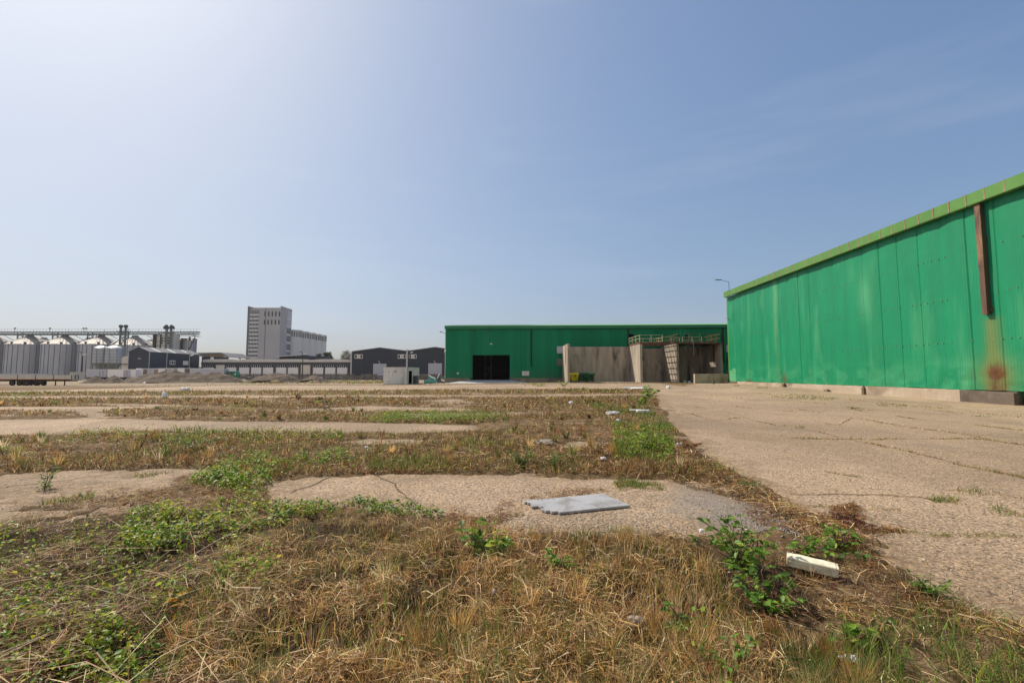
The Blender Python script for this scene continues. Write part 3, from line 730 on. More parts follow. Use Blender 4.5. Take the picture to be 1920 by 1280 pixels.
MB().box(*lb(21.7, 22.0, 60, 65.9, -.2, 5.50)).build('wall', 'concrete_wall', bay, bevel=.02)
MB().box(*lb(22.0, 27.5, 65.5, 65.85, -.2, 5.40)).build('wall', 'concrete_wall', bay, bevel=.02)
MB().box(*lb(27.5, 27.8, 60, 65.9, -.2, 5.50)).build('wall', 'concrete_wall', bay, bevel=.02)
MB().box(*lb(7.6, 27.6, 59.6, 65.6, -.3, .43)).build('bay_floor', 'concrete', bay)
dm = MB()
dm.box(*lb(16.85, 27.85, 59.95, 60.1, 5.52, 5.76)).box(*lb(16.85, 27.85, 65.7, 65.85, 5.52, 5.76)).box(*lb(16.85, 17.0, 60.1, 65.7, 5.52, 5.74)).box(*lb(27.7, 27.85, 60.1, 65.7, 5.52, 5.74)).box(*lb(21.75, 21.95, 60.1, 65.7, 5.52, 5.74))
dm.build('deck_beam', 'rust', bay)
jb = MB()
for yy in (61.0, 62.0, 63.1, 64.2): jb.box(*lb(17.0, 21.75, yy, yy + .10, 5.56, 5.70))
for xx in (17.8, 18.4, 19.0, 19.6, 20.2, 20.8, 21.3): jb.box(*lb(xx, xx + .09, 60.1, 65.7, 5.705, 5.74))
jb.build('deck_joist', 'rust', bay)
sheet = MB()
xx = 22.0
while xx < 27.65:
    gap = 1.2 if 24.9 < xx < 25.3 else 0
    y0_, y1_ = (60.12, 65.68)
    if gap: sheet.box(*lb(xx, xx + .19, 60.12, 63.2, 5.745, 5.775))
    else: sheet.box(*lb(xx, xx + .19, y0_, y1_, 5.745, 5.775))
    sheet.box(*lb(xx + .19, xx + .25, y0_, y1_ if not gap else 63.2, 5.70, 5.775)); xx += .25
sheet.build('deck_sheet', 'rust_green', bay)
sheet = MB()
for xx in (17.02, 17.35): sheet.box(*lb(xx, xx + .325, 60.12, 65.68, 5.745, 5.772))
sheet.build('deck_sheet', 'rust_green', bay)
def rail(p, q, z, h, n, mt, name='railing', kick=False):
    b = MB()
    for k in range(n + 1):
        x = p[0] + (q[0] - p[0]) * k / n - X0; y = p[1] + (q[1] - p[1]) * k / n - 60
        b.box(x - .028, x + .028, y - .028, y + .028, z - .3, z - .3 + h)
    for hh in (h, h * .5) + ((.15,) if kick else ()):
        b.bar((p[0] - X0, p[1] - 60, z - .3 + hh), (q[0] - X0, q[1] - 60, z - .3 + hh), .04)
    return b.build(name, mt, bay)
ZD = 5.765
rail((16.95, 60.15), (19.95, 60.15), ZD, .92, 2, 'cream_paint'); rail((16.92, 60.2), (16.92, 65.7), ZD, .90, 3, 'cream_paint')
rail((17.0, 65.75), (21.9, 65.75), ZD, .85, 5, 'cream_paint'); rail((21.3, 64.0), (23.6, 64.0), ZD, .95, 2, 'cream_paint'); rail((21.3, 64.0), (20.6, 65.75), ZD, .9, 2, 'cream_paint')
rail((23.9, 63.6), (26.6, 63.6), ZD, .95, 2, 'cream_paint')
rail((22.1, 60.2), (27.75, 60.2), ZD, 1.08, 4, 'rust_rail'); rail((22.1, 60.2), (22.2, 65.5), ZD, 1.08, 3, 'rust_rail'); rail((27.75, 60.2), (27.75, 65.7), ZD, 1.08, 4, 'rust_rail')
rail((23.0, 65.75), (27.7, 65.75), ZD, 1.0, 4, 'rust_rail')
MB().tube([(23.9 - X0, -.15, 5.6), (23.9 - X0, -.15, 3.75)], .03).build('hanging_pipe', 'pipe_steel', bay); MB().tube([(18.7 - X0, 4.8, 5.3), (18.7 - X0, 4.8, 4.2)], .02).build('hanging_pipe', 'pipe_steel', bay)
MB().box(*lb(26.55, 26.75, 60.6, 60.75, 4.6, 5.5)).build('hanging_plate', 'rust_green', bay)
# low wall in front of the right warehouse corner
lw = MB().box(0, 4.0, 0, .45, -.5, 1.13).build('low_concrete_wall', 'concrete_light', None, bevel=.02)
lw.location = (22.0, 54.9, .42); tag(lw, 'low pale concrete wall butting against the far corner of the right warehouse', 'wall')
# ------------------------------------------------------------------ wheelie bins
def make_bin(mt, label):
    b = thing('wheelie_bin', (0, 0, 0), label, 'bin', group='wheelie bins in the concrete bay')
    w, d, h = .60, .50, 1.0
    m_ = MB(); sec = [(.17, .72), (.2, .78), (.85, .97), (.98, 1.0), (.98, 1.06), (1.03, 1.06)]
    vs = []; fs = []
    for z, s in sec:
        for (a, c_) in ((-1, -1), (1, -1), (1, 1), (-1, 1)):
            for q in ((.86, 1), (1, .86)) if a * c_ > 0 else ((1, .86), (.86, 1)):
                vs.append((a * w * s * q[0], c_ * d * s * q[1], z))
    n = 8
    for i in range(len(sec) - 1):
        for k in range(n): fs.append((i * n + k, i * n + (k + 1) % n, (i + 1) * n + (k + 1) % n, (i + 1) * n + k))
    fs.append(tuple(range(n))); m_.add(vs, fs)
    for sx in (-.36, 0, .36): m_.box(sx - .02, sx + .02, -.485, -.43, .3, .95)
    m_.build('body', mt, b, smooth=True)
    l = MB(); prof = []
    for k in range(9):
        a = math.pi * k / 8; prof.append((-math.cos(a) * d * 1.06, 1.035 + math.sin(a) * .27))
    l.prism(prof, -w * 1.05, w * 1.05, 'x'); l.box(-.3, .3, -.6, -.53, 1.03, 1.07); ld = l.build('lid', mt, b, smooth=True)
    for s_ in (-1, 1): MB().tube([(s_ * .68, 0, 1.0), (s_ * .62, 0, 1.0)], .05).build('trunnion', 'steel_dark', b)
    for sx in (-.4, .4):
        for sy in (-.3, .3):
            MB().tube([(sx - .03, sy, .1), (sx + .03, sy, .1)], .1, 12).box(sx - .05, sx + .05, sy - .05, sy + .05, .16, .2).build('wheel', 'rubber', b)
    MB().prism([(-.03, .82), (.09, .98), (.2, .86), (.16, .72), (.02, .70)], -.545, -.49, 'y').prism([(.13, .53), (.19, .60), (.24, .52)], -.5, -.42, 'y').prism([(.28, .55), (.36, .62), (.41, .50), (.33, .48)], -.5, -.42, 'y').build('emblem', 'mesh_black', b)
    return b
by_ = 62.4
z_ = .43
b0 = make_bin('bin_yellow', 'yellow wheelie bin with a domed lid standing in the concrete bay')
b0.location = (gx(1075, by_), by_, z_); b0.rotation_euler = (0, 0, .12)
b1 = make_bin('bin_green', 'dark green wheelie bin standing directly beside the yellow bin'); b1.location = (gx(1091, by_ + .7), by_ + .7, z_); b1.rotation_euler = (0, 0, -.05)
b2 = dup(b1, (gx(1105.3, by_ + .6), by_ + .6, z_), .06, 'dark green wheelie bin farthest from the yellow bin')

# ------------------------------------------------------------------ grey equipment cabin
cb = thing('equipment_cabin', (-17.55, 62.2, .12), 'boxy grey metal equipment cabin with an open dark door in the yard', 'cabin', rz=rad(-7))
W, D_, H = 3.32, 5.2, 2.28
c_ = MB()
for x0, x1 in ((0, .80), (.815, 1.83), (1.845, 2.9)): c_.box(x0, x1, -.0, .05, .05, H)
c_.box(2.915, W, 0, .05, .05, H)
c_.box(0, .06, .05, D_, .05, H).box(.06, W - .06, D_ - .06, D_, .05, H)
c_.box(W - .06, W, .05, .55, .05, H).box(W - .06, W, .55, 2.2, 1.86, H).box(W - .06, W, 2.2, 2.5, .05, H).box(W - .06, W, 2.5, D_, 1.15, H).box(W - .06, W, D_ - .15, D_ - .06, .05, 1.15)
c_.build('body', 'cabin_grey', cb)
MB().box(-.02, W + .02, -.02, D_ + .02, H + .002, H + .06).build('roof', 'cabin_cream', cb)
MB().box(0, W, 0, D_, -.05, .045).build('skid_base', 'steel_dark', cb)
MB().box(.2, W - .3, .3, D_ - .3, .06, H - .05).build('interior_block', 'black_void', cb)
rb = MB()
for k in range(7): rb.box(W + .001, W + .03, 2.62 + k * .36, 2.72 + k * .36, 1.16, H - .02)
rb.build('panel_rib', 'cabin_cream', cb)
fr = MB()
for y0, y1, z0, z1 in ((.50, .56, .05, 1.9), (2.19, 2.25, .05, 1.9), (.56, 2.19, 1.84, 1.9)): fr.box(W + .001, W + .05, y0, y1, z0, z1)
fr.build('door_frame', 'lamp_white', cb)
MB().box(W - .03, W + .02, 3.55, 3.68, .05, 1.14).build('post', 'blue_paint', cb)
gr = MB()
for k in range(9): gr.box(W - .05, W - .02, 2.6 + k * .27, 2.63 + k * .27, .05, 1.14)
gr.build('grille', 'pipe_steel', cb)
sg = MB()
for k in range(4): sg.box(1.58 + (k % 2) * .02, 1.82, -.012, -.001, 1.66 + k * .05, 1.69 + k * .05)
sg.build('vent', 'mesh_black', cb)
hd = MB()
for x, z in ((.72, 1.62), (.72, .35), (.03, 1.62), (.03, .35)): hd.box(x, x + .06, -.03, -.001, z, z + .12)
hd.build('hinge', 'steel_dark', cb)
MB().box(1.05, 1.22, -.008, -.001, 1.38, 1.5).box(2.62, 2.74, -.008, -.001, 1.18, 1.38).build('sticker', 'lamp_white', cb)

# ------------------------------------------------------------------ scrap beside it
sx, sy = gx(807, 64.5), 64.5; sz = tz(sx, sy)
ts = MB(); n = 14
for a in range(2):
    vs = []
    for i in range(n + 1):
        u = i / n; x = -.85 + 1.7 * u; top = .42 + .28 * u ** 2 + (.12 if i < 2 else 0) + R.uniform(-.03, .03)
        for v, (yy, zz) in enumerate(((-.45, top), (-.42, .1), (0, .02), (.42, .1), (.45, top * .9))): vs.append((x, yy * (1 - .15 * u), zz + a * .02))
    ts.add(vs, [(i * 5 + v, i * 5 + v + 1, (i + 1) * 5 + v + 1, (i + 1) * 5 + v) for i in range(n) for v in range(4)])
ts.box(-.85, -.80, -.4, .4, .05, .5)
o = ts.build('plastic_tub', 'teal_plastic', None, smooth=True); o.location = (sx, sy, sz); o.rotation_euler = (.08, .04, .15); tag(o, 'broken pale teal plastic tub lying beside the grey cabin', 'tub')
scrap = thing('scrap_heap', (gx(822, 65.5), 65.5, tz(gx(822, 65.5), 65.5)), 'heap of rusty scrap metal piled by the corner of the long warehouse', 'scrap heap')
for i in range(16):
    a = R.uniform(0, 6.28); l_ = R.uniform(.5, 1.5); x0 = R.uniform(-.9, .9); y0 = R.uniform(-.6, .6); zz = R.uniform(.05, .75)
    q = (x0 + math.cos(a) * l_ * .8, y0 + math.sin(a) * l_ * .5, max(.05, zz + R.uniform(-.4, .7)))
    k = i % 4
    MB().bar((x0, y0, zz), q, R.uniform(.06, .3) if k else .45, R.uniform(.03, .1)).build(('metal_sheet', 'beam', 'plank', 'pipe')[k], ('rust', 'trailer_frame', 'fence_concrete', 'lamp_white')[k] if i % 5 else 'teal_plastic', scrap)
hm = MB(); hm.lathe([(1.25, 0), (1.0, .2), (.6, .38), (.2, .5), (0.01, .52)], 12); hm.build('rubble', 'concrete_dark', scrap)

# ------------------------------------------------------------------ precast concrete fence
def fence(px0, px1, Y, z0, h, label, dx=2.6, tilt=.02):
    x0, x1 = gx(px0, Y), gx(px1, Y); n = int((x1 - x0) / dx)
    f = thing('concrete_fence', (x0, Y, z0), label, 'fence')
    for k in range(n + 1): MB().box(k * dx - .1, k * dx + .1, -.1, .1, -.4, h + .12 + R.uniform(-.05, .05)).build('post', 'fence_concrete', f)
    p = MB()
    for k in range(n):
        for r_ in range(4):
            if R.random() < .06: continue
            s = R.uniform(-tilt, tilt) * 2; zb = r_ * h / 4
            p.prism([(k * dx + .11, zb + s), ((k + 1) * dx - .11, zb - s), ((k + 1) * dx - .11, zb - s + h / 4 - .05), (k * dx + .11, zb + s + h / 4 - .05)], -.04 - R.uniform(0, .03), .04, 'y')
    p.build('panel', 'fence_concrete', f); return f
fence(405, 722, 154, -.58, 2.05, 'weathered dark concrete panel fence running left of the grey cabin')
fence(160, 300, 152, -.58, 1.7, 'weathered concrete panel fence behind the gravel piles and trailers')
fence(786, 846, 150, -.5, 1.95, 'weathered dark concrete panel fence right of the grey cabin')

# ------------------------------------------------------------------ gravel piles
def pile(px0, px1, Y, bumps, label, seed):
    x0, x1 = gx(px0, Y), gx(px1, Y); w = x1 - x0; zc = min(tz(x0, Y), tz(x1, Y))
    nx, ny = 110, 60; dep = max(5.5, min(w * .55, 11))
    X, Yv = np.meshgrid(np.linspace(0, w, nx), np.linspace(-dep * .5, dep * .5, ny))
    Z = np.full(X.shape, -.3)
    for u, v, h, s in bumps:
        d = np.hypot(X - u * w, (Yv - v * dep) * 1.0); q = h + .25 - d / (s * .86)
        Z = np.logaddexp(Z / .32, (q - .12) / .32) * .32
    Z = Z + (fbm(X * .55 + seed, Yv * .55, seed, 4) - .5) * .9 * sstep(-.3, .8, Z) + (fbm(X * 3, Yv * 3, seed + 5, 3) - .5) * .16
    V = np.stack([X, Yv, Z], -1).reshape(-1, 3)
    i_ = np.arange(ny - 1)[:, None] * nx; j_ = np.arange(nx - 1)[None]
    o = np_mesh('gravel_pile', V, quads=np.stack([i_ + j_, i_ + j_ + 1, i_ + nx + j_ + 1, i_ + nx + j_], -1).reshape(-1, 4), mat='gravel_pile', smooth=True)
    o.location = (x0, Y, zc); tag(o, label, 'gravel pile', 'gravel piles at the far edge of the yard'); return o
hp = lambda py, Y: gz(py, Y) + .5
pile(140, 212, 106, [(.60, 0, hp(703.5, 106), 1.75)], 'leftmost small pointed gravel pile behind the flatbed trailer', 3)
pile(185, 245, 105, [(.52, 0, hp(704.5, 105), 1.8)], 'small rounded gravel pile against the left foot of the biggest pile', 8)
pile(228, 455, 107, [(.25, .0, hp(699, 107), 2.2), (.35, .05, hp(695.5, 107), 2.1), (.45, 0, hp(695, 107), 2.1), (.55, -.05, hp(697.5, 107), 2.0), (.64, 0, hp(698.5, 107), 2.1), (.74, .02, hp(698.0, 107), 2.2), (.84, 0, hp(701, 107), 2.3), (.14, 0, hp(706, 107), 2.2), (.19, .05, hp(702.5, 107), 2.2), (.30, .12, hp(698, 107), 2.2), (.40, -.1, hp(700, 107), 2.2), (.50, .06, hp(696.5, 107), 2.2), (.60, .1, hp(698.5, 107), 2.2), (.69, -.08, hp(701, 107), 2.2), (.79, .06, hp(699, 107), 2.2), (.90, 0, hp(705.5, 107), 2.2), (.08, 0, hp(710, 107), 2.2)], 'biggest longest gravel pile with a ridged uneven top', 14)
pile(462, 575, 108, [(.38, 0, hp(701, 108), 2.4), (.52, 0, hp(699.5, 108), 2.3), (.66, 0, hp(702, 108), 2.3), (.25, 0, hp(706, 108), 2.3), (.45, .03, hp(700, 108), 2.3), (.59, 0, hp(700.5, 108), 2.3), (.75, 0, hp(706, 108), 2.3), (.16, 0, hp(710, 108), 2.3)], 'broad low gravel pile in front of the white panelled garages', 22)
pile(558, 622, 109, [(.5, 0, hp(703.5, 109), 2.5)], 'smallest low gravel pile, rightmost of the row', 29)

# ------------------------------------------------------------------ flatbed trailer in the foreground left
fy = 85.0; fz = tz(-95, 85)
fl = thing('flatbed_trailer', (gx(137, fy), fy, fz), 'long empty flatbed trailer with cream side boards and an orange stripe', 'trailer')
LT = 13.6
for k in range(5):
    x1 = -k * 3.35 - .02; x0 = x1 - 3.28
    if x0 < -LT - 3: break
    for ya_ in (-.04, 2.42): MB().box(x0, x1, ya_, ya_ + .07, 1.28, 1.95).build('side_board', 'trailer_board', fl)
    MB().box(x1 - .02, x1 + .06, -.07, .05, 1.1, 2.02).build('stake', 'trailer_frame', fl)
MB().box(-16.8, .05, -.0, 2.45, 1.12, 1.27).build('bed', 'trailer_board', fl)
MB().box(-16.8, -.3, -.03, -.002, 1.14, 1.25).build('reflective_stripe', 'orange', fl)
MB().box(.06, .14, -.02, 2.47, 1.0, 2.55).box(-.4, .06, -.02, .05, 1.95, 2.5).build('headboard', 'trailer_board', fl)
MB().tube([(.2, .5, 1.2), (.2, .5, 1.9), (.2, 1.1, 1.9), (.2, 1.1, 1.2)], .06).build('air_coupling', 'trailer_frame', fl)
MB().box(-16.8, -.6, .6, .9, .78, 1.1).box(-16.8, -.6, 1.6, 1.9, .78, 1.1).box(-.6, .1, .6, 1.9, .95, 1.11).box(-10.2, -5.0, .05, .1, .62, .67).box(-10.2, -5.0, .05, .1, .78, .83).build('chassis', 'trailer_frame', fl)
for wx in (-8.5, -9.85, -11.2):
    for wy in (.22, 2.25):
        wh = thing_w = MB().lathe([(.26, -.15), (.48, -.15), (.5, -.08), (.5, .08), (.48, .15), (.26, .15)], 20)
        for q in range(len(wh.v)): vx, vy, vz = wh.v[q]; wh.v[q] = (vx + wx, vz + wy, vy + .5)
        w_ = wh.build('wheel', 'rubber', fl, smooth=True)
        MB().tube([(wx, wy - .1, .5), (wx, wy + .1, .5)], .27, 16).build('rim', 'hub', w_)
for lx in (-3.3, -1.6):
    MB().box(lx - .07, lx + .07, .3, .42, .06, 1.1).box(lx - .2, lx + .2, .22, .5, .0, .06).build('landing_leg', 'trailer_frame', fl)
MB().tube([(-7.1, .4, .42), (-7.1, .75, .42)], .42, 16).tube([(-5.9, .6, .40), (-5.9, .95, .40)], .40, 16).build('spare_wheel', 'rubber', fl)
MB().box(-6.4, -5.6, .2, 1.0, .42, .8).build('tool_box', 'trailer_frame', fl)
f2 = thing('flatbed_trailer', (gx(70, 93), 93, fz), 'second flatbed trailer with pale lilac boards parked behind the cream boarded one', 'trailer')
for ya_ in (0, 2.4): MB().box(-13, 0, ya_, ya_ + .06, 1.25, 2.2).build('side_board', 'lilac_panel', f2)
MB().box(-13, 0, .06, 2.4, 1.1, 1.24).build('bed', 'trailer_frame', f2)
for wx in (-9, -10.4, -11.8):
    MB().tube([(wx, .1, .5), (wx, .4, .5)], .5, 18).build('wheel', 'rubber', f2)
MB().box(-3, -2.85, .4, .55, 0, 1.1).build('landing_leg', 'trailer_frame', f2)

# ------------------------------------------------------------------ box trailers behind the gravel
def box_trailer(px0, px1, Y, ytop, label, side=True, body='white_panel', doors=None, depth=None, z0=-.6):
    x0, x1 = gx(px0, Y), gx(px1, Y); w = x1 - x0; ht = gz(ytop, Y) - z0
    d = depth or (2.5 if side else 12.5)
    b = thing('box_trailer', (x0, Y, z0), label, 'trailer', group='white box trailers parked behind the gravel piles')
    MB().box(0, w, 0, d, 1.05, ht - .12).build('body', body, b)
    MB().box(-.03, w + .03, -.03, d + .03, ht - .118, ht).build('roof', 'lamp_white', b)
    MB().box(.1, w - .1, .4, d - .3, .7, 1.04).build('chassis', 'trailer_frame', b)
    for k in range(3 if side else 2):
        if side: wx = w * .62 + k * 1.3; MB().tube([(wx, .1, .5), (wx, .4, .5)], .5, 14).build('wheel', 'rubber', b)
        else: wx = .35 + k * (w - .7); MB().tube([(wx - .15, 1.2, .5), (wx + .15, 1.2, .5)], .5, 14).build('wheel', 'rubber', b)
    if not side: MB().box(w + .004, w + .04, .1, d - .1, 1.1, ht - .2).build('side_curtain', 'window_beige', b)
    if doors:
        for a, c_ in doors:
            xa, xb = gx(a, Y) - x0, gx(c_, Y) - x0
            dd = MB().box(xa, xb, -.05, -.003, 1.15, ht - .25).build('rear_door', 'lilac_panel', b)
            MB().box(xa + .02, xa + .09, -.09, -.05, 1.15, ht - .3).box((xa + xb) / 2 - .04, (xa + xb) / 2 + .04, -.09, -.05, 1.15, ht - .3).build('lock_bar', 'steel_dark', dd)
            MB().box(xa, xa + .3, -.06, -.052, 1.2, 1.5).box(xb - .3, xb, -.06, -.052, 1.2, 1.5).build('light_cluster', 'orange', dd)
    return b
box_trailer(164, 202.5, 141, 692.3, 'white box trailer nearest the flatbed, with pale double doors at its right end', doors=[(188.5, 202)], body='lilac_panel')
box_trailer(203.2, 256, 141, 692.0, 'long white box trailer with double doors and a beige end panel', doors=[(234, 246.5)])
for a, c_, yt, mt, lb_ in ((256.5, 269.5, 690.5, 'white_panel', 'white trailer end right beside the beige end panel'), (277.5, 290, 690.5, 'lilac_panel', 'pale trailer end second along the row below the navy hall gable'),
                           (298, 310.5, 690.2, 'white_panel', 'white trailer end below the left window of the navy hall'), (313, 326.5, 690, 'cabin_grey', 'greyer trailer end between two white ones below the navy hall'), (334, 347, 689.8, 'white_panel', 'white trailer end left of the lamp post at the navy hall')):
    t_ = box_trailer(a, c_, 143, yt, lb_, side=False, body=mt, doors=[(a + .6, c_ - .6)] if mt == 'cabin_grey' else None)
    if mt != 'cabin_grey': MB().box((gx(c_, 143) - gx(a, 143)) + .15, (gx(c_, 143) - gx(a, 143)) + .95, 4, 4.1, 1.2, 2.6).build('side_flap', 'orange', t_)
box_trailer(357, 421, 140, 691.3, 'long grey tarpaulin trailer hitched to the green cab truck', body='lilac_panel')
tk = thing('truck_cab', (gx(430, 140.5), 140.5, -.6), 'green truck cab showing above the end of the biggest gravel pile', 'truck')
tw = gx(443, 140.5) - gx(430, 140.5)
MB().prism([(0, .8), (tw, .8), (tw, 1.9), (tw - .25, 2.75), (tw - .5, 2.95), (0, 2.95)], 0, 2.4, 'y').build('cab', 'truck_green', tk, bevel=.06)
MB().prism([(tw - .35, 1.95), (tw - .08, 1.95), (tw - .32, 2.65), (tw - .6, 2.65)], -.02, -.002, 'y').box(tw * .25, tw * .55, -.02, -.002, 1.9, 2.6).build('window', 'glass_dark', tk)
MB().box(-.9, -.1, .3, 2.1, .9, 2.7).build('fuel_deck', 'steel_dark', tk)
MB().box(tw - .12, tw + .1, -.25, -.05, 1.7, 2.3).build('mirror', 'lamp_white', tk)
for wx in (.7, -1.8): MB().tube([(wx, .05, .5), (wx, .4, .5)], .5, 16).build('wheel', 'rubber', tk)

# ------------------------------------------------------------------ street lamps
def lamp(px, Y, ytop, ybase, label, side=1):
    x = gx(px, Y); z0 = gz(ybase, Y); h = gz(ytop, Y) - z0
    l = thing('street_lamp', (x, Y, z0), label, 'street lamp', group='lamp posts along the far fence')
    MB().tube([(0, 0, -.3), (0, 0, h * .5), (0, 0, h - .4)], [.2, .16, .12]).build('pole', 'pole_brown', l)
    a = MB().tube([(0, 0, h - .4), (side * .3, -.1, h - .2)], .07).tube([(0, 0, h - .4), (-side * .45, -.1, h + .4), (-side * .7, -.1, h + .6)], .08).build('arm', 'steel_dark', l)
    MB().prism([(side * .2, h - .45), (side * 1.0, h - .15), (side * 1.05, h + .1), (side * .25, h - .15)], -.4, .2, 'y').build('lamp_head', 'lamp_white', l)
    MB().box(-side * 1.0 - .15, -side * .6 + .15, -.25, .05, h + .52, h + .68).build('lamp_head', 'steel_dark', a)
lamp(155, 147, 663.5, 703, 'brown lamp post in front of the third metal silo')
lamp(357, 147, 664.5, 703, 'brown lamp post at the right corner of the navy hall')
lamp(568, 151, 662.5, 705, 'brown lamp post in front of the white panelled garages')
lamp(768.5, 150, 659.5, 705, 'brown lamp post where the two navy warehouses meet')
# ------------------------------------------------------------------ navy hall with gable (left)
nh = thing('navy_hall', (gx(241, 150), 150, -.6), 'dark navy metal hall with a gable end and two bright windows by the silos', 'hall')
w = gx(280, 150) - gx(241, 150); d = 24.0; he = gz(659.5, 150) + .6; hr = gz(651, 150) + .6
MB().prism([(0, 0), (w, 0), (w, he), (w * .5, hr), (0, he)], 0, d, 'y').build('wall', 'navy', nh)
MB().prism([(-.15, he - .05), (w * .5, hr + .02), (w + .15, he - .05), (w + .15, he + .08), (w * .5, hr + .17), (-.15, he + .08)], -.25, d + .2, 'y').build('roof', 'navy_roof', nh)
for k in range(3):
    sk = MB()
    y0 = 4 + k * 7; sk.add([(w * .55, y0, hr - .9 * .1 * (hr - he) + .2), (w + .1, y0, he + .13), (w + .1, y0 + 1, he + .13), (w * .55, y0 + 1, hr - .9 * .1 * (hr - he) + .2)], [(0, 1, 2, 3)]); sk.build('skylight', 'roof_white', nh)
tr = MB().box(w - .02, w + .05, -.06, .12, 0, he).box(-.05, .05, -.06, .05, 0, he)
for yy in (7.5, 18.5, 23.8): tr.box(w + .002, w + .07, yy, yy + .22, 0, he)
tr.build('downpipe', 'window_grey', nh)
for yy in (9.0, 15.5):
    f_ = MB().box(w + .003, w + .08, yy, yy + 2.6, he - 4.0, he - 2.55).build('window', 'lamp_white', nh)
    MB().box(w + .081, w + .09, yy + .2, yy + .8, he - 3.8, he - 2.75).box(w + .081, w + .09, yy + 1.0, yy + 1.6, he - 3.8, he - 2.75).box(w + .081, w + .09, yy + 1.8, yy + 2.4, he - 3.8, he - 2.75).build('pane', 'glass_dark' if yy < 10 else 'cream_panel', f_)
MB().box(.2, w * .48, -.05, -.003, 0, 2.4).box(w * .54, w - .15, -.05, -.003, 0, 2.4).build('roller_door', 'window_grey', nh)
MB().box(w * .48, w * .6, -.25, -.003, he - 2.3, he - 2.15).build('wall_lamp', 'lamp_white', nh)

sh = thing('small_shed', (gx(228.5, 158), 158, -.6), 'small cream shed with a white roof squeezed left of the navy hall', 'shed')
w = gx(242, 158) - gx(228.5, 158); h1 = gz(672, 158) + .6
MB().box(0, w, 0, 6, 0, h1).build('wall', 'cream_panel', sh); MB().prism([(-.2, h1 + .002), (w + .2, h1 + .002), (w + .2, h1 + 1.0), (w * .4, h1 + .7)], -.2, 6.2, 'y').build('roof', 'roof_white', sh)
MB().box(-.1, w + .1, -.6, -.003, h1 - 2.0, h1 - 1.8).build('canopy', 'garage_grey', sh)

ls = thing('open_shed', (gx(369, 182), 182, -.6), 'open sided grey roofed shed behind the left end of the garages', 'shed')
w = gx(425, 182) - gx(369, 182); h1 = gz(667.5, 182) + .6; h2 = gz(662.0, 182) + .6
MB().prism([(-.3, h1), (w * .85, h2), (w + 1.5, h1 - .5), (w + 1.5, h1 - .3), (w * .85, h2 + .25), (-.3, h2 + .1)], -1, 14, 'y').build('roof', 'navy_roof', ls)
MB().box(2.0, w * .45, 0, .3, 3, h1 - .2).box(w * .5, w, 1.0, 1.3, 0, h1 - .3).build('wall', 'navy', ls)
pp = MB()
for k in range(5): pp.box(w * k / 4, w * k / 4 + .25, -.2, .02, 0, h1 - .1)
pp.build('post', 'garage_grey', ls)
MB().box(.6, 3.4, -.1, .1, 3.2, 4.8).build('window', 'glass_sky', ls)

# ------------------------------------------------------------------ garages with white panels
GY0 = 172.0
ga = thing('garage_building', (gx(378, GY0), GY0, -.6), 'long low grey garage building with white panels under strips of windows', 'garage')
w = gx(659, GY0) - gx(378, GY0); hT = gz(673.8, GY0) + .6; hF = gz(679.2, GY0) + .6; hW = gz(684, GY0) + .6; hP = gz(688.8, GY0) + .6
PXG = lambda c_: gx(360 + c_ / 5.647, GY0) - gx(378, GY0)
MB().box(0, w, .3, 16, 0, hF - .02).build('wall', 'garage_grey', ga)
MB().box(-.1, w + .1, .0, .29, hW + .05, hF + .1).build('fascia', 'garage_grey', ga)
for a, c_ in ((118, 496), (502, 880), (887, 1270), (1277, 1672)):
    xa, xb = PXG(a), PXG(c_)
    prof = [(xa + (xb - xa) * k / 10, hF + .12 + (hT - hF - .12) * (1 - (2 * k / 10 - 1) ** 4 * .35)) for k in range(11)]
    r_ = MB().prism([(xa, hF + .1)] + prof + [(xb, hF + .1)], -.15, 16, 'y').build('roof', 'roof_white', ga)
    MB().prism([(xa, prof[0][1] + .01)] + [(p, q + .14) for p, q in prof] + [(xb, prof[-1][1] + .01)], -.35, -.16, 'y').build('roof_edge', 'roof_white', r_)
pil = ((104, 120), (240, 255), (350, 366), (475, 501), (612, 628), (739, 753), (865, 891), (1003, 1017), (1130, 1153), (1256, 1282), (1394, 1411), (1522, 1537), (1648, 1690))
for a, c_ in pil: MB().box(PXG(a), PXG(c_), -.05, .298, 0, hW + .04).build('pillar', 'garage_grey', ga)
for i in range(len(pil) - 1):
    xa, xb = PXG(pil[i][1]) + .02, PXG(pil[i + 1][0]) - .02
    if i in (1, 8):
        MB().box(xa, xb, .12, .29, 0, hW).build('garage_door', 'cream_panel', ga)
    else:
        MB().box(xa, xb, .1, .29, 0, hP).build('wall_panel', 'white_panel', ga)
        f_ = MB().box(xa, xb, .2, .29, hP + .01, hW).build('window', 'glass_dark', ga)
        b_ = MB()
        for k in range(6): q = xa + (xb - xa) * k / 5; b_.box(q - .07, q + .07, .14, .199, hP + .02, hW)
        b_.build('frame', 'window_grey', f_)
MB().box(PXG(1672), w + .9, .5, 12, 0, hF).build('link_wall', 'garage_grey', ga)
MB().box(PXG(1678), PXG(1684), -.1, .2, 0, hF).build('downpipe', 'steel_dark', ga)
cr_ = thing('parked_car', (PXG(610) + gx(378, GY0), 165, -.6), 'pale blue grey car just showing above the fence by the garages', 'car')
MB().prism([(0, .35), (4.1, .35), (4.15, .9), (3.3, 1.0), (2.7, 1.5), (1.2, 1.52), (.5, 1.0), (0, .9)], 0, 1.7, 'y').build('body', 'pipe_steel', cr_, bevel=.06)
MB().prism([(1.0, 1.02), (3.1, 1.02), (2.65, 1.44), (1.3, 1.44)], -.01, -.001, 'y').build('window', 'glass_dark', cr_)
for wx in (.8, 3.3): MB().tube([(wx, -.02, .32), (wx, .2, .32)], .32, 14).build('wheel', 'rubber', cr_)

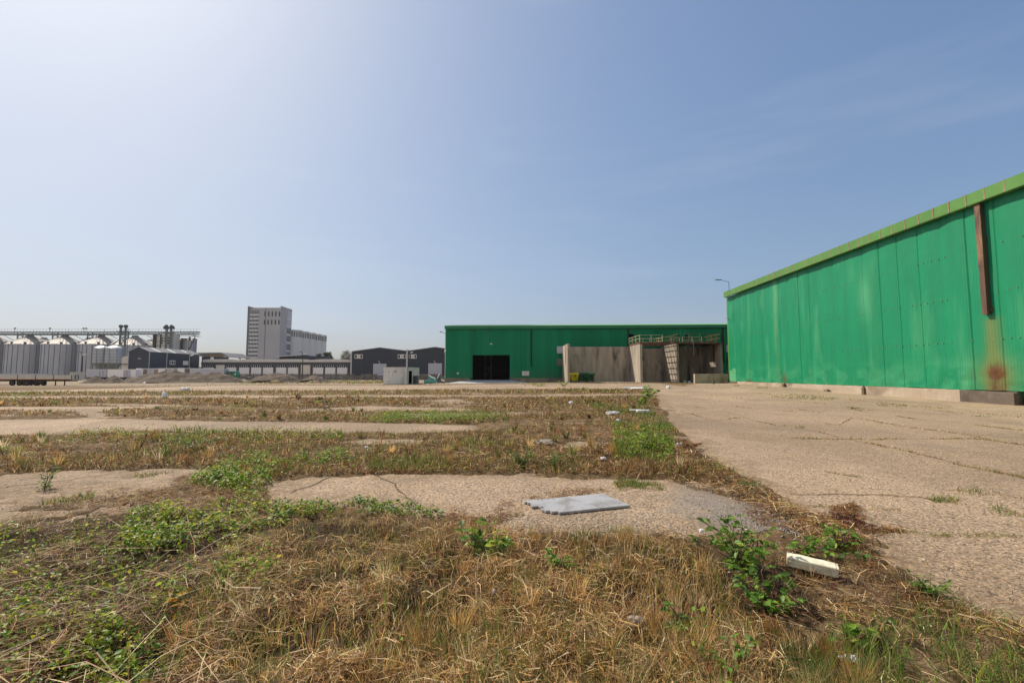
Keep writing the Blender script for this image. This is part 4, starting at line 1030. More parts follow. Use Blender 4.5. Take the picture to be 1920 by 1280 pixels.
# ------------------------------------------------------------------ pair of navy warehouses
def navy_wh(px0, px1, pxr, Y, yl, yr, yrr, label, wins, door, ph):
    o = thing('navy_warehouse', (gx(px0, Y), Y, -.6), label, 'warehouse', group='pair of navy gabled warehouses')
    w = gx(px1, Y) - gx(px0, Y); P = lambda p: gx(p, Y) - gx(px0, Y); Z = lambda q: gz(q, Y) + .6
    MB().prism([(0, 0), (w, 0), (w, Z(yrr)), (P(pxr), Z(yr)), (0, Z(yl))], 0, 38, 'y').build('wall', 'navy', o)
    MB().prism([(-.1, Z(yl) + .002), (P(pxr), Z(yr) + .002), (w + .1, Z(yrr) + .002), (w + .1, Z(yrr) + .25), (P(pxr), Z(yr) + .25), (-.1, Z(yl) + .25)], -.2, 38.2, 'y').build('roof', 'navy_roof', o)
    g_ = MB()
    for k in range(1, 6): g_.box(w * k / 6 - .03, w * k / 6 + .03, -.03, -.002, 0, Z(yl) - .2)
    g_.box(.02, w - .02, -.035, -.002, Z(683.5), Z(683.5) + .08); g_.build('panel_seam', 'steel_dark', o)
    for a, c_ in wins:
        f_ = MB().box(P(a), P(c_), -.12, -.003, Z(671.8), Z(664.3)).build('window', 'lamp_white', o)
        n = 3; ww = (P(c_) - P(a)) / n
        for k in range(n): MB().box(P(a) + ww * k + .14, P(a) + ww * (k + 1) - .14, -.14, -.121, Z(671.8) + .18, Z(664.3) - .18).build('pane', 'glass_dark' if k != 1 else 'window_grey', f_)
    a, c_, yt = door
    d_ = MB().box(P(a) - .25, P(c_) + .25, -.1, -.003, 0, Z(yt) + .2).build('door_frame', 'window_grey', o)
    s_ = MB()
    for k in range(9): s_.box(P(a), P(c_), -.14, -.101, k * Z(yt) / 9, (k + 1) * Z(yt) / 9 - .03)
    rd = s_.build('roller_door', 'lilac_panel', o)
    MB().box((P(a) + P(c_)) / 2 - .1, (P(a) + P(c_)) / 2 + .7, -.16, -.141, 0, 1.35).build('wicket', 'white_panel', rd)
    xm = (P(a) + P(c_)) / 2
    wl2 = MB().tube([(xm, -.05, Z(yt) + .35), (xm, -.2, Z(yt) + .9), (xm - .2, -.5, Z(yt) + 1.15)], .05).build('lamp_arm', 'lamp_white', o)
    MB().box(xm - .55, xm - .1, -.7, -.35, Z(yt) + 1.08, Z(yt) + 1.2).box(xm - .2, xm + .2, -.3, -.05, Z(yt) + .2, Z(yt) + .42).build('lamp_head', 'lamp_white', wl2)
    return o
n1_ = navy_wh(660, 761.5, 712, 170, 659.5, 652.3, 658.5, 'navy gabled warehouse with two white windows, standing fully clear of the green warehouse', ((665, 680), (746, 761)), (701.5, 723.5, 682.8), 0)
MB().box(gx(761.8, 170) - gx(660, 170), gx(764.8, 170) - gx(660, 170), -.35, .1, 0, gz(658.5, 170) + .5).build('downpipe', 'window_grey', n1_)
MB().box(-.5, -.02, -.1, .2, 0, gz(660, 170) + .5).build('corner_trim', 'window_grey', n1_)
navy_wh(765.2, 865, 815.5, 170, 658.5, 651.3, 658.5, 'navy gabled warehouse with one white window, partly hidden by the long green warehouse', ((767, 781),), (804.5, 827.5, 682), 0)

# low dark hall before the tower
lh = thing('low_navy_hall', (gx(524, 205), 205, -.6), 'low dark hall with a canopy at the foot of the grain tower', 'hall')
w = gx(600, 205) - gx(524, 205); Z = lambda q: gz(q, 205) + .6
pts_ = [(0, 0), (w, 0), (w, Z(667)), (w * .83, Z(667.3)), (w * .62, Z(665)), (w * .42, Z(667.2)), (0, Z(669))]
MB().prism(pts_, 0, 10, 'y').build('wall', 'navy', lh)
MB().prism([(-.5, Z(668.6)), (w * .42, Z(667)), (w * .42, Z(666)), (-.5, Z(667.6))], -2.5, 10, 'y').build('canopy', 'roof_white', lh)

# ------------------------------------------------------------------ grain tower
TY = 240.0
tw_ = thing('grain_tower', (gx(461.5, TY), TY, -.6), 'tall pale grey concrete grain tower with a glazed stair strip', 'tower')
P = lambda p: gx(p, TY) - gx(461.5, TY); Z = lambda q: gz(q, TY) + .6
xr = P(523.5); H = Z(576.8)
MB().box(P(465), xr, 0, 12.2, 0, H).build('wall', 'tower_wall', tw_)
MB().prism([(P(461.5), 0), (P(465), 0), (P(465), H - .5), (P(472), H), (P(472), H + .02), (P(463.5), Z(574.3)), (P(461.5), Z(574.0))], -.35, 12.2, 'y').build('side_fin', 'tower_dark', tw_)
MB().prism([(0, H), (12.2, H), (12.2, Z(573.4) - .3), (0, Z(573.4))], xr - .25, xr + .12, 'x').box(P(472), xr - .25, 11.9, 12.2, H, H + .4).build('parapet', 'tower_wall', tw_)
MB().box(P(494.8), P(495.5), -.15, -.002, 0, H).build('downpipe', 'tower_dark', tw_)
for k in range(12):
    zt = H - 1.6 - k * (H - 1.6 - Z(672)) / 12.3; hh = 1.75
    f_ = MB().box(P(465.8), P(482.8), -.12, -.003, zt - hh, zt).build('window', 'glass_dark', tw_)
    b_ = MB()
    for q in range(7): xq = P(465.8) + (P(482.8) - P(465.8)) * q / 6; b_.box(xq - .10, xq + .10, -.18, -.121, zt - hh, zt)
    b_.box(P(465.8), P(482.8), -.17, -.121, zt - .75, zt - .62); b_.build('frame', 'window_grey', f_)
    MB().box(P(465.2), P(483.2), -.25, -.003, zt - hh - .75, zt - hh - .02).build('spandrel', 'silo_concrete', tw_)
for r_, (ya, yb) in enumerate(((584, 593), (599.5, 608.5))):
    for k in range(5):
        xc = P(492.8 + k * 6.8 - r_ * .6)
        MB().box(xc, xc + P(464.0) - P(461.5), -.06, -.003, Z(yb), Z(ya)).build('slot_window', 'glass_dark', tw_)
for ya, yb, mt in ((583, 596.5, 'glass_sky'), (601.5, 611, 'glass_sky'), (615, 625.5, 'glass_dark'), (630, 640.5, 'glass_dark'), (645, 656, 'glass_dark'), (659.5, 665.5, 'glass_dark')):
    Y2 = 249.0; q = lambda p: gz(p, Y2) + .6
    f_ = MB().box(xr + .003, xr + .08, 7.0, 11.4, q(yb), q(ya)).build('window', mt, tw_)
    b_ = MB()
    for k in range(4): b_.box(xr + .081, xr + .16, 7.0 + k * 1.4, 7.2 + k * 1.4, q(yb), q(ya))
    for k in range(1, 3): zq = q(yb) + (q(ya) - q(yb)) * k / 3; b_.box(xr + .081, xr + .14, 7.2, 11.2, zq, zq + .16)
    b_.build('frame', 'window_grey', f_)
    MB().box(xr + .003, xr + .06, 7.0, 11.4, q(yb) - 1.2, q(yb) - .02).build('spandrel', 'silo_concrete', tw_)
MB().tube([(P(511), 5, H), (P(511), 5, H + 1.3)], .06).tube([(P(522), 11, H), (P(522), 11, H + 2.2)], .06).build('antenna', 'steel_dark', tw_)
pos_ = ('nearest the grain tower', 'second from the grain tower', 'middle of five', 'second from the far right end', 'rightmost of five')
for k in range(5):
    yc = 256.6 + 8.5 * k; xc = -123.4
    s_ = thing('concrete_silo', (xc, yc, -.6), 'white round concrete silo beside the grain tower, ' + pos_[k], 'silo', group='white concrete silos beside the tower')
    hs = gz(618, 254) + .6
    MB().lathe([(4.28, 0), (4.28, hs - .7)], 40).build('shell', 'silo_concrete', s_, smooth=True)
    MB().lathe([(4.5, hs - .7), (4.5, hs - .1), (0.02, hs)], 40).build('cap', 'silo_concrete', s_, smooth=True)
    sw = MB()
    for q in range(13):
        a = -math.pi * .5 - .6 + q * .28; c0, s0 = math.cos(a), math.sin(a)
        p0 = Vector((c0 * 4.30, s0 * 4.30, hs - 4.0)); sw.bar(p0, p0 + Vector((0, 0, 2.9)), .55, .12, up=(c0, s0, 0))
    sw.build('slot_window', 'glass_dark', s_)

# ------------------------------------------------------------------ galvanised grain silos
SY = 188.0
def metal_silo(xc, yc, Rr, ze, za, label, nrib=26, z0=-.6):
    s = thing('metal_silo', (xc, yc, z0), label, 'silo', group='galvanised grain silos')
    he = ze - z0; ha = za - z0
    rings = []; z = 0
    n = max(4, int(he / .85))
    for k in range(n): rings += [(Rr, he * k / n), (Rr + .03, he * (k + .5) / n)]
    rings.append((Rr, he)); MB().lathe(rings, 56).build('shell', 'galv', s, smooth=True)
    vs = []; fs = []; nn = 72                                # ribbed cone
    for k in range(nn):
        a = 2 * math.pi * k / nn; lift = .10 if k % 2 else 0
        for r_, z in ((Rr + .25, he - .05), (Rr * .14, ha - .6)): vs.append((r_ * math.cos(a), r_ * math.sin(a), z + lift))
    for k in range(nn): j = (k + 1) % nn; fs.append((2 * k, 2 * j, 2 * j + 1, 2 * k + 1))
    rf = MB().add(vs, fs).build('roof', 'galv_roof', s)
    MB().lathe([(Rr * .15, ha - .62), (Rr * .15, ha - .2), (Rr * .10, ha), (.01, ha + .05)], 20).build('cap', 'steel_teal', rf)
    v_ = MB()
    for k in range(10):
        a = k * .628 + .3; r_ = Rr * .93; zz = he + (ha - he) * .08; v_.box(r_ * math.cos(a) - .3, r_ * math.cos(a) + .3, r_ * math.sin(a) - .3, r_ * math.sin(a) + .3, zz, zz + .55)
    v_.build('vent', 'steel_dark', rf)
    b = MB()
    for k in range(nrib):
        a = 2 * math.pi * k / nrib; c0, s0 = math.cos(a), math.sin(a)
        b.bar((c0 * (Rr + .05), s0 * (Rr + .05), 0), (c0 * (Rr + .05), s0 * (Rr + .05), he - .06), .13, .08, up=(c0, s0, 0))
    b.build('stiffener', 'galv_rib', s); return s
ZE, ZA = gz(645, SY - 5), gz(627.5, SY)
nm = ('third from the left', 'second from the left', 'cut off by the left edge of the view')
metal_silo(gx(188, SY), SY, 7.2, ZE, ZA, 'big galvanised silo behind the small hopper silos')
metal_silo(gx(120, SY), SY, 7.2, ZE, ZA, 'big galvanised silo rising behind the headboard end of the flatbed trailer')
metal_silo(gx(54, SY), SY, 7.2, ZE, ZA, 'big galvanised silo above the middle of the flatbed trailer')
metal_silo(gx(-14, SY), SY, 7.2, ZE, ZA, 'big galvanised silo of which only a slice of wall and roof shows')
metal_silo(gx(252, SY), SY, 7.2, ZE - .4, ZA - .3, 'big galvanised silo half hidden behind the navy hall')
metal_silo(gx(80, 212), 212, 7.2, ZE, gz(632, 212), 'galvanised silo roof just peeking up in the back row, left one')
metal_silo(gx(165, 212), 212, 7.2, ZE, gz(632, 212), 'galvanised silo roof just peeking up in the back row, middle one')
metal_silo(gx(281, 212), 212, 7.2, ZE, gz(636, 212), 'galvanised silo roof peeking up in the back row beside the dryer')
metal_silo(gx(332, 190), 190, 2.45, gz(637, 190), gz(630.5, 190), 'narrow galvanised silo right next to the grain dryer', 18)
metal_silo(gx(354, 190), 190, 2.45, gz(638, 190), gz(631, 190), 'narrow galvanised silo at the right end of the conveyor', 18)
def hopper(px, Y, Rp, yt, ym, label):
    xc = gx(px, Y); z0 = -.6; s = thing('hopper_silo', (xc, Y, z0), label, 'silo', group='small hopper silos on legs')
    zt, zm = gz(yt, Y) - z0, gz(ym, Y) - z0
    MB().lathe([(Rp, zm), (Rp, zt), (Rp * .3, zt + .9), (.01, zt + .95)], 28).build('shell', 'galv', s, smooth=True)
    MB().lathe([(Rp, zm), (Rp * .15, zm - 2.6)], 28).build('hopper', 'steel_teal', s, smooth=True)
    lg = MB()
    for k in range(8):
        a = k * math.pi / 4 + .2; lg.bar((Rp * math.cos(a), Rp * math.sin(a), 0), (Rp * math.cos(a), Rp * math.sin(a), zt), .16)
    for k in range(6): z = zm + (zt - zm) * k / 5; lg.lathe([(Rp + .06, z), (Rp + .06, z + .09)], 24)
    lg.build('leg', 'steel_teal', s)
    rl = MB()
    for k in range(12): a = k * math.pi / 6; rl.bar((Rp * 1.05 * math.cos(a), Rp * 1.05 * math.sin(a), zt), (Rp * 1.05 * math.cos(a), Rp * 1.05 * math.sin(a), zt + 1.1), .07)
    rl.lathe([(Rp * 1.05, zt + 1.05), (Rp * 1.05, zt + 1.12)], 24); rl.build('railing', 'steel_teal', s)
hopper(190, 166, 2.5, 652.5, 681, 'small ladder caged hopper silo standing left in front of the big silo')
hopper(214, 166, 2.7, 652.5, 681, 'small plain hopper silo between the big silo and the navy hall')

# conveyor gantry over the silos
gt = thing('conveyor_gantry', (gx(0, SY), SY, -.6), 'long overhead steel conveyor gantry running across the silo tops', 'conveyor')
X0g = gx(0, SY); gxl = lambda p: gx(p, SY) - X0g; gzl = lambda q: gz(q, SY) + .6
MB().box(gxl(-60), gxl(372), -.9, .5, gzl(623.8), gzl(622)).build('conveyor', 'steel_dark', gt)
MB().box(gxl(-60), gxl(370), -1.0, .8, gzl(627.2), gzl(625.6)).build('conveyor', 'steel_dark', gt)
MB().box(gxl(-60), gxl(240), -1.8, -1.2, gzl(629), gzl(628.2)).box(gxl(300), gxl(369), -1.8, -1.2, gzl(630), gzl(629.2)).build('walkway', 'steel_teal', gt)
ps = MB()
p = -50
while p < 370:
    ps.box(gxl(p) - .07, gxl(p) + .07, -1.0, -.9, gzl(626), gzl(622)); p += 7
ps.build('upright', 'steel_teal', gt)
rl = MB()
p = -50
while p < 372:
    rl.box(gxl(p) - .03, gxl(p) + .03, -1.1, -1.04, gzl(622), gzl(622) + 1.1); p += 6
rl.bar((gxl(-55), -1.07, gzl(622) + 1.1), (gxl(378), -1.07, gzl(622) + 1.1), .05).build('railing', 'steel_teal', gt)
tr = MB()
for p in (20, 87, 154, 222, 290):
    for s in (-1, 1):
        tr.bar((gxl(p) + s * 1.2, 3, 0), (gxl(p) + s * 1.2, 3, gzl(626)), .22)
    zz = gzl(652)
    while zz < gzl(629):
        tr.bar((gxl(p) - 1.2, 3, zz), (gxl(p) + 1.2, 3, zz + 1.6), .2).bar((gxl(p) + 1.2, 3, zz), (gxl(p) - 1.2, 3, zz + 1.6), .2); zz += 1.6
    for s in (-1, 1): tr.bar((gxl(p) + s * 1.2, 3, gzl(640)), (gxl(p) + s * 4.6, 1, gzl(628)), .16)
tr.build('lattice_leg', 'steel_dark', gt)
MB().bar((gxl(364), 0, gzl(632)), (gxl(375), -14, 0), .3).build('spout', 'rust', gt)
MB().bar((gxl(236), -1, gzl(629)), (gxl(262), -14, gzl(650)), .35).build('spout', 'steel_dark', gt)
for p, col_ in ((24, 1), (59, 0), (90, 1), (125, 0), (153, 1), (158, 1), (193, 0), (242, 0), (257, 0), (336, 0)):
    r_ = MB().tube([(gxl(p), 0, gzl(622)), (gxl(p), 0, gzl(615.5 + (2 if not col_ else 0)))], .06, 6).build('lightning_rod', 'steel_teal', gt)
    if col_: MB().lathe([(.01, -.35), (.3, -.2), (.35, 0), (.3, .2), (.01, .35)], 10, (gxl(p), 0, gzl(615.5))).build('ball', 'hub', r_)
MB().box(gxl(366), gxl(369), -1.8, 1.5, gzl(630.5), gzl(629.8)).box(gxl(362), gxl(371), -1.8, 1.5, gzl(630.6), gzl(630)).build('platform', 'steel_teal', gt)
def elevator(px, wpx, yt, label, kind):
    e = thing('bucket_elevator', (gx(px, 181), 181, -.6), label, 'elevator'); q = lambda y_: gz(y_, 181) + .6; hw = gx(px + wpx / 2, 181) - gx(px, 181)
    for s in (-1, 1):
        xc = s * hw * .62
        MB().box(xc - .36, xc - .16, -.2, .2, 0, q(yt + 6)).box(xc + .16, xc + .36, -.2, .2, 0, q(yt + 6)).build('leg', 'steel_teal', e)
        t0 = q(yt + 6)
        if kind: MB().lathe([(.01, -.4), (.62, -.4), (.62, .4), (.01, .4)], 18).build('head', 'steel_dark', e, smooth=True, loc=(xc, 0, t0 + .35)).rotation_euler = (rad(90), 0, 0)
        else: MB().prism([(xc - 1.0 * (1 if s < 0 else .6), t0), (xc + 1.0 * (1 if s > 0 else .6), t0), (xc + .9 * (1 if s > 0 else .4), t0 + 1.0), (xc, t0 + 1.7), (xc - .9 * (1 if s < 0 else .4), t0 + 1.0)], -.6, .6, 'y').build('head', 'steel_dark', e)
    br = MB(); z = q(655)
    while z < q(yt + 8):
        br.bar((-hw, .4, z), (hw, .4, z + 1.4), .07).bar((hw, .4, z), (-hw, .4, z + 1.4), .07); z += 1.4
    br.box(-hw - .1, -hw + .06, .3, .46, 0, q(yt + 8)).box(hw - .06, hw + .1, .3, .46, 0, q(yt + 8)).box(-hw - .6, hw + .6, -.7, .7, q(yt + 14), q(yt + 14) + .12)
    br.build('support_tower', 'steel_teal', e)
elevator(228, 15, 607.2, 'twin bucket elevator with round heads, the tallest thing above the silos', True)
elevator(314, 14, 610.7, 'twin bucket elevator with sloped hoods above the grain dryer', False)
dr = thing('grain_dryer', (gx(283, 183), 183, -.6), 'boxy galvanised grain dryer with rows of dark fan openings', 'dryer')
w = gx(322, 183) - gx(283, 183); q = lambda y_: gz(y_, 183) + .6; pw = lambda p: gx(p, 183) - gx(283, 183)
MB().box(0, pw(299), .3, 4, 0, q(627)).box(pw(299) + .02, w, 0, 4, 0, q(624)).build('body', 'cabin_cream', dr)
for r_, yy in enumerate((634, 638.5, 643)):
    for k, xx in enumerate((302, 308.5, 315)):
        if r_ == 2 and k == 1: continue
        MB().box(pw(xx - 2), pw(xx + 2), -.25, -.003, q(yy + 1.3), q(yy - 1.3)).build('fan_opening', 'steel_dark', dr)
sm = MB()
for xx in (286, 289, 299): sm.box(pw(xx), pw(xx) + .35, -.3, -.003 if xx > 298 else .297, 0, q(626))
for yy in (630, 640, 648): sm.box(0, w, -.08, -.002, q(yy), q(yy) + .15)
sm.build('frame', 'steel_dark', dr)

# pylon, trees
py_ = thing('lattice_pylon', (gx(449.5, 340), 340, -.6), 'tiny faraway lattice power pylon left of the grain tower', 'pylon')
h = gz(663.5, 340) + .6; pm_ = MB()
for sx_ in (-1, 1): pm_.bar((sx_ * 1.6, 0, 0), (sx_ * .3, 0, h), .3)
for k in range(8): z = h * k / 8; a = 1.6 - 1.3 * k / 8; pm_.bar((-a, 0, z), (a - .16, 0, z + h / 8), .2).bar((a, 0, z), (-a + .16, 0, z + h / 8), .2)
pm_.build('mast', 'steel_teal', py_)
MB().box(-3.5, 3.5, -.15, .15, h * .86, h * .89).box(-2.5, 2.5, -.15, .15, h * .95, h * .97).build('cross_arm', 'steel_teal', py_)
# ------------------------------------------------------------------ vegetation
def veg_mat(name, trans=.35, rough=.6, spec=.2):
    m, t = nt(name)
    a = node(t, "ShaderNodeAttribute", attribute_name='tint')
    b = node(t, "ShaderNodeBsdfPrincipled"); b.inputs['Roughness'].default_value = rough; b.inputs['Specular IOR Level'].default_value = spec
    tr = node(t, "ShaderNodeBsdfTranslucent"); mx = node(t, "ShaderNodeMixShader"); mx.inputs[0].default_value = trans
    o = node(t, "ShaderNodeOutputMaterial")
    t.links.new(a.outputs['Color'], b.inputs['Base Color']); t.links.new(a.outputs['Color'], tr.inputs['Color'])
    t.links.new(b.outputs[0], mx.inputs[1]); t.links.new(tr.outputs[0], mx.inputs[2]); t.links.new(mx.outputs[0], o.inputs[0]); MATS[name] = m
veg_mat('straw', .42, .6); veg_mat('leaf', .50, .45, .35)
STRAW = np.array([(.76, .51, .22), (.64, .41, .15), (.47, .26, .088), (.88, .68, .41), (.29, .145, .055)])
PALE = np.array([(.70, .50, .30), (.58, .38, .21), (.46, .28, .14), (.80, .64, .43)])
DEAD = np.array([(.17, .085, .04), (.09, .045, .022), (.27, .15, .075), (.33, .20, .11), (.045, .025, .014)])
RUSTB = np.array([(.20, .075, .03), (.15, .055, .025), (.26, .12, .05)])
GREEN = np.array([(.11, .20, .035), (.15, .25, .04), (.20, .29, .05), (.08, .15, .03)])
OLIVE = np.array([(.22, .22, .06), (.28, .25, .08), (.17, .18, .05)])
LEAFG = np.array([(.10, .21, .022), (.15, .28, .03), (.20, .34, .035), (.07, .14, .02), (.27, .37, .045)])
LEAFY = np.array([(.36, .42, .04), (.30, .38, .04), (.44, .42, .05)])
def pick(pals, n):
    """pals: [(palette, weight)] -> n colours with jitter"""
    P = np.concatenate([p for p, w in pals]); W = np.concatenate([np.full(len(p), w / len(p)) for p, w in pals]); W /= W.sum()
    c = P[rng.choice(len(P), n, p=W)]
    return c * rng.uniform(.55, 1.3, (n, 1)) * rng.uniform(.93, 1.07, (n, 3))
class Veg:
    def __init__(s): s.V = []; s.Q = []; s.T = []; s.C = []; s.n = 0
    def blades(s, x, y, z, h, w, col, lean=(.1, .6), curl=.6, az=None):
        n = len(x)
        if n == 0: return
        az = rng.uniform(0, 2 * math.pi, n) if az is None else az
        ln = rng.uniform(lean[0], lean[1], n)                      # tilt from vertical
        fa = rng.uniform(0, math.pi, n)
        wx, wy = np.cos(fa) * w / 2, np.sin(fa) * w / 2
        dx, dy = np.cos(az), np.sin(az)
        P = []
        px, py, pz = x, y, z
        for k, f in ((0, 0), (1, .5), (2, .5)):
            if k:
                tl = np.clip(ln + curl * (k - 1) * rng.uniform(.2, 1.2, n), 0, 1.75)
                px = px + dx * np.sin(tl) * h * f; py = py + dy * np.sin(tl) * h * f; pz = pz + np.cos(tl) * h * f
            P.append((px, py, pz))
        v = np.empty((n, 5, 3))
        for k in (0, 1):
            ww = 1.0 if k == 0 else .8
            v[:, 2 * k] = np.stack([P[k][0] - wx * ww, P[k][1] - wy * ww, P[k][2]], 1)
            v[:, 2 * k + 1] = np.stack([P[k][0] + wx * ww, P[k][1] + wy * ww, P[k][2]], 1)
        v[:, 4] = np.stack(P[2], 1)
        b = s.n + np.arange(n)[:, None] * 5
        s.Q.append(b + np.array([[0, 1, 3, 2]])); s.T.append(b + np.array([[2, 3, 4]]))
        s.V.append(v.reshape(-1, 3)); s.C.append(np.repeat(col, 5, 0)); s.n += n * 5
    def straws(s, x, y, z, l, w, col, rise=.15, az=None, bend=.12):
        n = len(x)
        if n == 0: return
        az = rng.uniform(0, 2 * math.pi, n) if az is None else az
        el = rng.normal(0, rise, n)
        d = np.stack([np.cos(az) * np.cos(el), np.sin(az) * np.cos(el), np.sin(el)], 1)
        sd_ = np.stack([-np.sin(az), np.cos(az), np.zeros(n)], 1)
        c0 = np.stack([x, y, z], 1)
        a = c0 - d * l[:, None] / 2; e = c0 + d * l[:, None] / 2
        mid = c0 + sd_ * (l * rng.normal(0, bend, n))[:, None] + np.stack([0 * x, 0 * x, l * np.abs(rng.normal(0, .08, n))], 1)
        a[:, 2] = np.maximum(a[:, 2], z - .03); e[:, 2] = np.maximum(e[:, 2], z - .03)
        tw = rng.uniform(-.8, .8, n); wv = (sd_ * np.cos(tw)[:, None] + np.array([[0, 0, 1.]]) * np.sin(tw)[:, None]) * (w / 2)[:, None]
        v = np.stack([a - wv, a + wv, mid - wv, mid + wv, e - wv * .5, e + wv * .5], 1)
        b = s.n + np.arange(n)[:, None] * 6
        s.Q.append(np.concatenate([b + np.array([[0, 1, 3, 2]]), b + np.array([[2, 3, 5, 4]])]))
        s.V.append(v.reshape(-1, 3)); s.C.append(np.repeat(col, 6, 0)); s.n += n * 6
    def leaves(s, pos, size, col, up=.6, wid=.62, az=None, droop=None):
        n = len(pos)
        if n == 0: return
        az = rng.uniform(0, 2 * math.pi, n) if az is None else az
        pit = rng.normal(-.1, .45, n) if droop is None else droop
        d = np.stack([np.cos(az) * np.cos(pit), np.sin(az) * np.cos(pit), np.sin(pit)], 1)
        sd_ = np.stack([-np.sin(az), np.cos(az), np.zeros(n)], 1)
        nr = np.cross(d, sd_); nr *= -1
        roll = rng.normal(0, up, n)
        s2 = sd_ * np.cos(roll)[:, None] + nr * np.sin(roll)[:, None]; n2 = np.cross(s2, d) * -1
        L = size[:, None]; W = (size * wid * rng.uniform(.85, 1.15, n))[:, None]; fo = rng.uniform(.05, .22, n)[:, None]
        P = lambda a, b, c: pos + d * L * a + s2 * W * b + n2 * W * c
        v = np.stack([P(0, 0, 0), P(.32, -.46, 1 * fo), P(.70, -.34, .8 * fo), P(1.0, 0, -.15), P(.70, .34, .8 * fo), P(.32, .46, 1 * fo), P(.5, 0, -.02)], 1)
        b = s.n + np.arange(n)[:, None] * 7
        s.Q.append(np.concatenate([b + np.array([[0, 6, 2, 1]]), b + np.array([[0, 5, 4, 6]])]))
        s.T.append(np.concatenate([b + np.array([[6, 3, 2]]), b + np.array([[6, 4, 3]])]))
        s.V.append(v.reshape(-1, 3)); s.C.append(np.repeat(col, 7, 0)); s.n += n * 7
    def build(s, name, mat, parent=None, origin=None):
        V = np.concatenate(s.V)
        if origin is not None: V = V - np.array(origin)
        C = np.clip(np.concatenate(s.C), 0, 1)
        return np_mesh(name, V, quads=np.concatenate(s.Q), tris=np.concatenate(s.T) if s.T else None, mat=mat, cols={'tint': C}, parent=parent)
def scatter(poly, n, thr=None, sc=1.0, seed=0, pave=-1, soft=.12, vg=1.0):
    """n tries spread over a photo region, laid on the ground; thr: keep where clump noise passes; pave=-1 off slabs, 0 anywhere, 1 on slabs"""
    p = np.array(poly, float); x0, y0 = p.min(0); x1, y1 = p.max(0)
    px = rng.uniform(x0, x1, n); py = y0 + (y1 - y0) * rng.uniform(0, 1, n) ** vg
    k = inside(poly, px, py); px, py = px[k], py[k]
    x, y, _ = ground(px, py)
    if thr is not None:
        f = fbm(x * sc, y * sc, seed + 200, 4); k = rng.uniform(0, 1, len(x)) < sstep(thr - soft, thr + soft, f); x, y = x[k], y[k]
    z, sd_ = soil_z(x, y)
    if pave < 0: k = sd_ < rng.uniform(-.05, .12, len(x)); x, y, z = x[k], y[k], z[k]
    return x, y, z
def U(a, b, n): return rng.uniform(a, b, n)
def wmin(y, w): return np.maximum(w, y * .0013)
dry = Veg(); grn = Veg(); lef = Veg(); twg = Veg()
FULL = [(-350, 722), (2270, 722), (2270, 1500), (-350, 1500)]

# -- foreground golden grass
FG = [(430, 1020), (640, 985), (830, 1000), (1000, 1015), (1200, 1022), (1330, 1060), (1420, 1180), (1560, 1500), (250, 1500), (330, 1200)]
x, y, z = scatter(FG, 52000, .42, 1.6, 1); n = len(x)
dry.blades(x, y, z - .01, U(.04, .19, n) * (.5 + .9 * fbm(x * 2, y * 2, 300)), U(.0028, .0058, n), pick([(STRAW, 1), (DEAD, .3), (OLIVE, .15)], n), (.02, .75), .35)
x, y, z = scatter(FG, 46000, .42, 2.2, 2); n = len(x)
dry.straws(x, y, z + U(0, .09, n), U(.05, .2, n), U(.0026, .0055, n), pick([(STRAW, 1), (DEAD, .4)], n), .32)
x, y, z = scatter(FG, 11000, .50, 1.3, 3); n = len(x)
grn.blades(x, y, z - .01, U(.08, .24, n), U(.003, .006, n), pick([(OLIVE, 1), (GREEN, .7)], n), (.02, .45), .4)
def tufts(poly, n, seed, k0, hr, pals, thr=.45, w=(.0025, .0045)):
    cx, cy, cz = scatter(poly, n, thr, 1.2, seed)
    m_ = len(cx); kk = rng.integers(k0 // 2, k0 * 2, m_); ix = np.repeat(np.arange(m_), kk); n_ = len(ix)
    hs = U(hr[0], hr[1], m_)[ix] * U(.55, 1.1, n_); az = U(0, 6.283, n_); r_ = .045 * np.sqrt(U(0, 1, n_))
    cl = pick(pals, m_)[ix] * U(.7, 1.3, (n_))[:, None]
    dry.blades(cx[ix] + r_ * np.cos(az), cy[ix] + r_ * np.sin(az), cz[ix] - .01, hs, np.maximum(U(w[0], w[1], n_), cy[ix] * .0012), cl, (.02, .45), .35, az=az)
tufts(FG, 430, 17, 26, (.10, .24), [(STRAW, 1), (OLIVE, .15)], .40)
tufts(FG, 160, 18, 22, (.12, .26), [(GREEN, .6), (OLIVE, 1)], .45)
tufts(RF if False else [(1300, 1180), (1420, 1180), (1700, 1260), (1650, 1500), (1300, 1500)], 130, 19, 24, (.10, .24), [(STRAW, 1), (OLIVE, .4)], .42)
# -- left foreground: dark dead stems, straw, leafy runners
LF = [(-350, 985), (0, 955), (250, 940), (470, 975), (560, 1080), (480, 1230), (420, 1500), (-350, 1500)]
x, y, z = scatter(LF, 28000, .46, 1.9, 4); n = len(x)
dry.straws(x, y, z + U(.0, .09, n), U(.06, .30, n), U(.0022, .0045, n), pick([(DEAD, 1.1), (PALE, .55), (STRAW, .2)], n), .16)
x, y, z = scatter(LF, 15000, .45, 2.0, 5); n = len(x)
dry.blades(x, y, z, U(.05, .15, n), U(.0025, .005, n), pick([(DEAD, 1), (STRAW, .5), (OLIVE, .2)], n), (.2, 1.2), .6)
x, y, z = scatter(LF, 520, None, 1, 6); n = len(x)
twg.straws(x, y, z + U(.02, .14, n), U(.25, .8, n), U(.003, .006, n), pick([(PALE, 1.6), (DEAD, .4)], n), .18, bend=.05)
x, y, z = scatter(LF, 3800, .55, 1.4, 7); n = len(x)
grn.blades(x, y, z, U(.06, .2, n), U(.003, .006, n), pick([(OLIVE, 1), (GREEN, 1)], n), (.05, .6), .5)
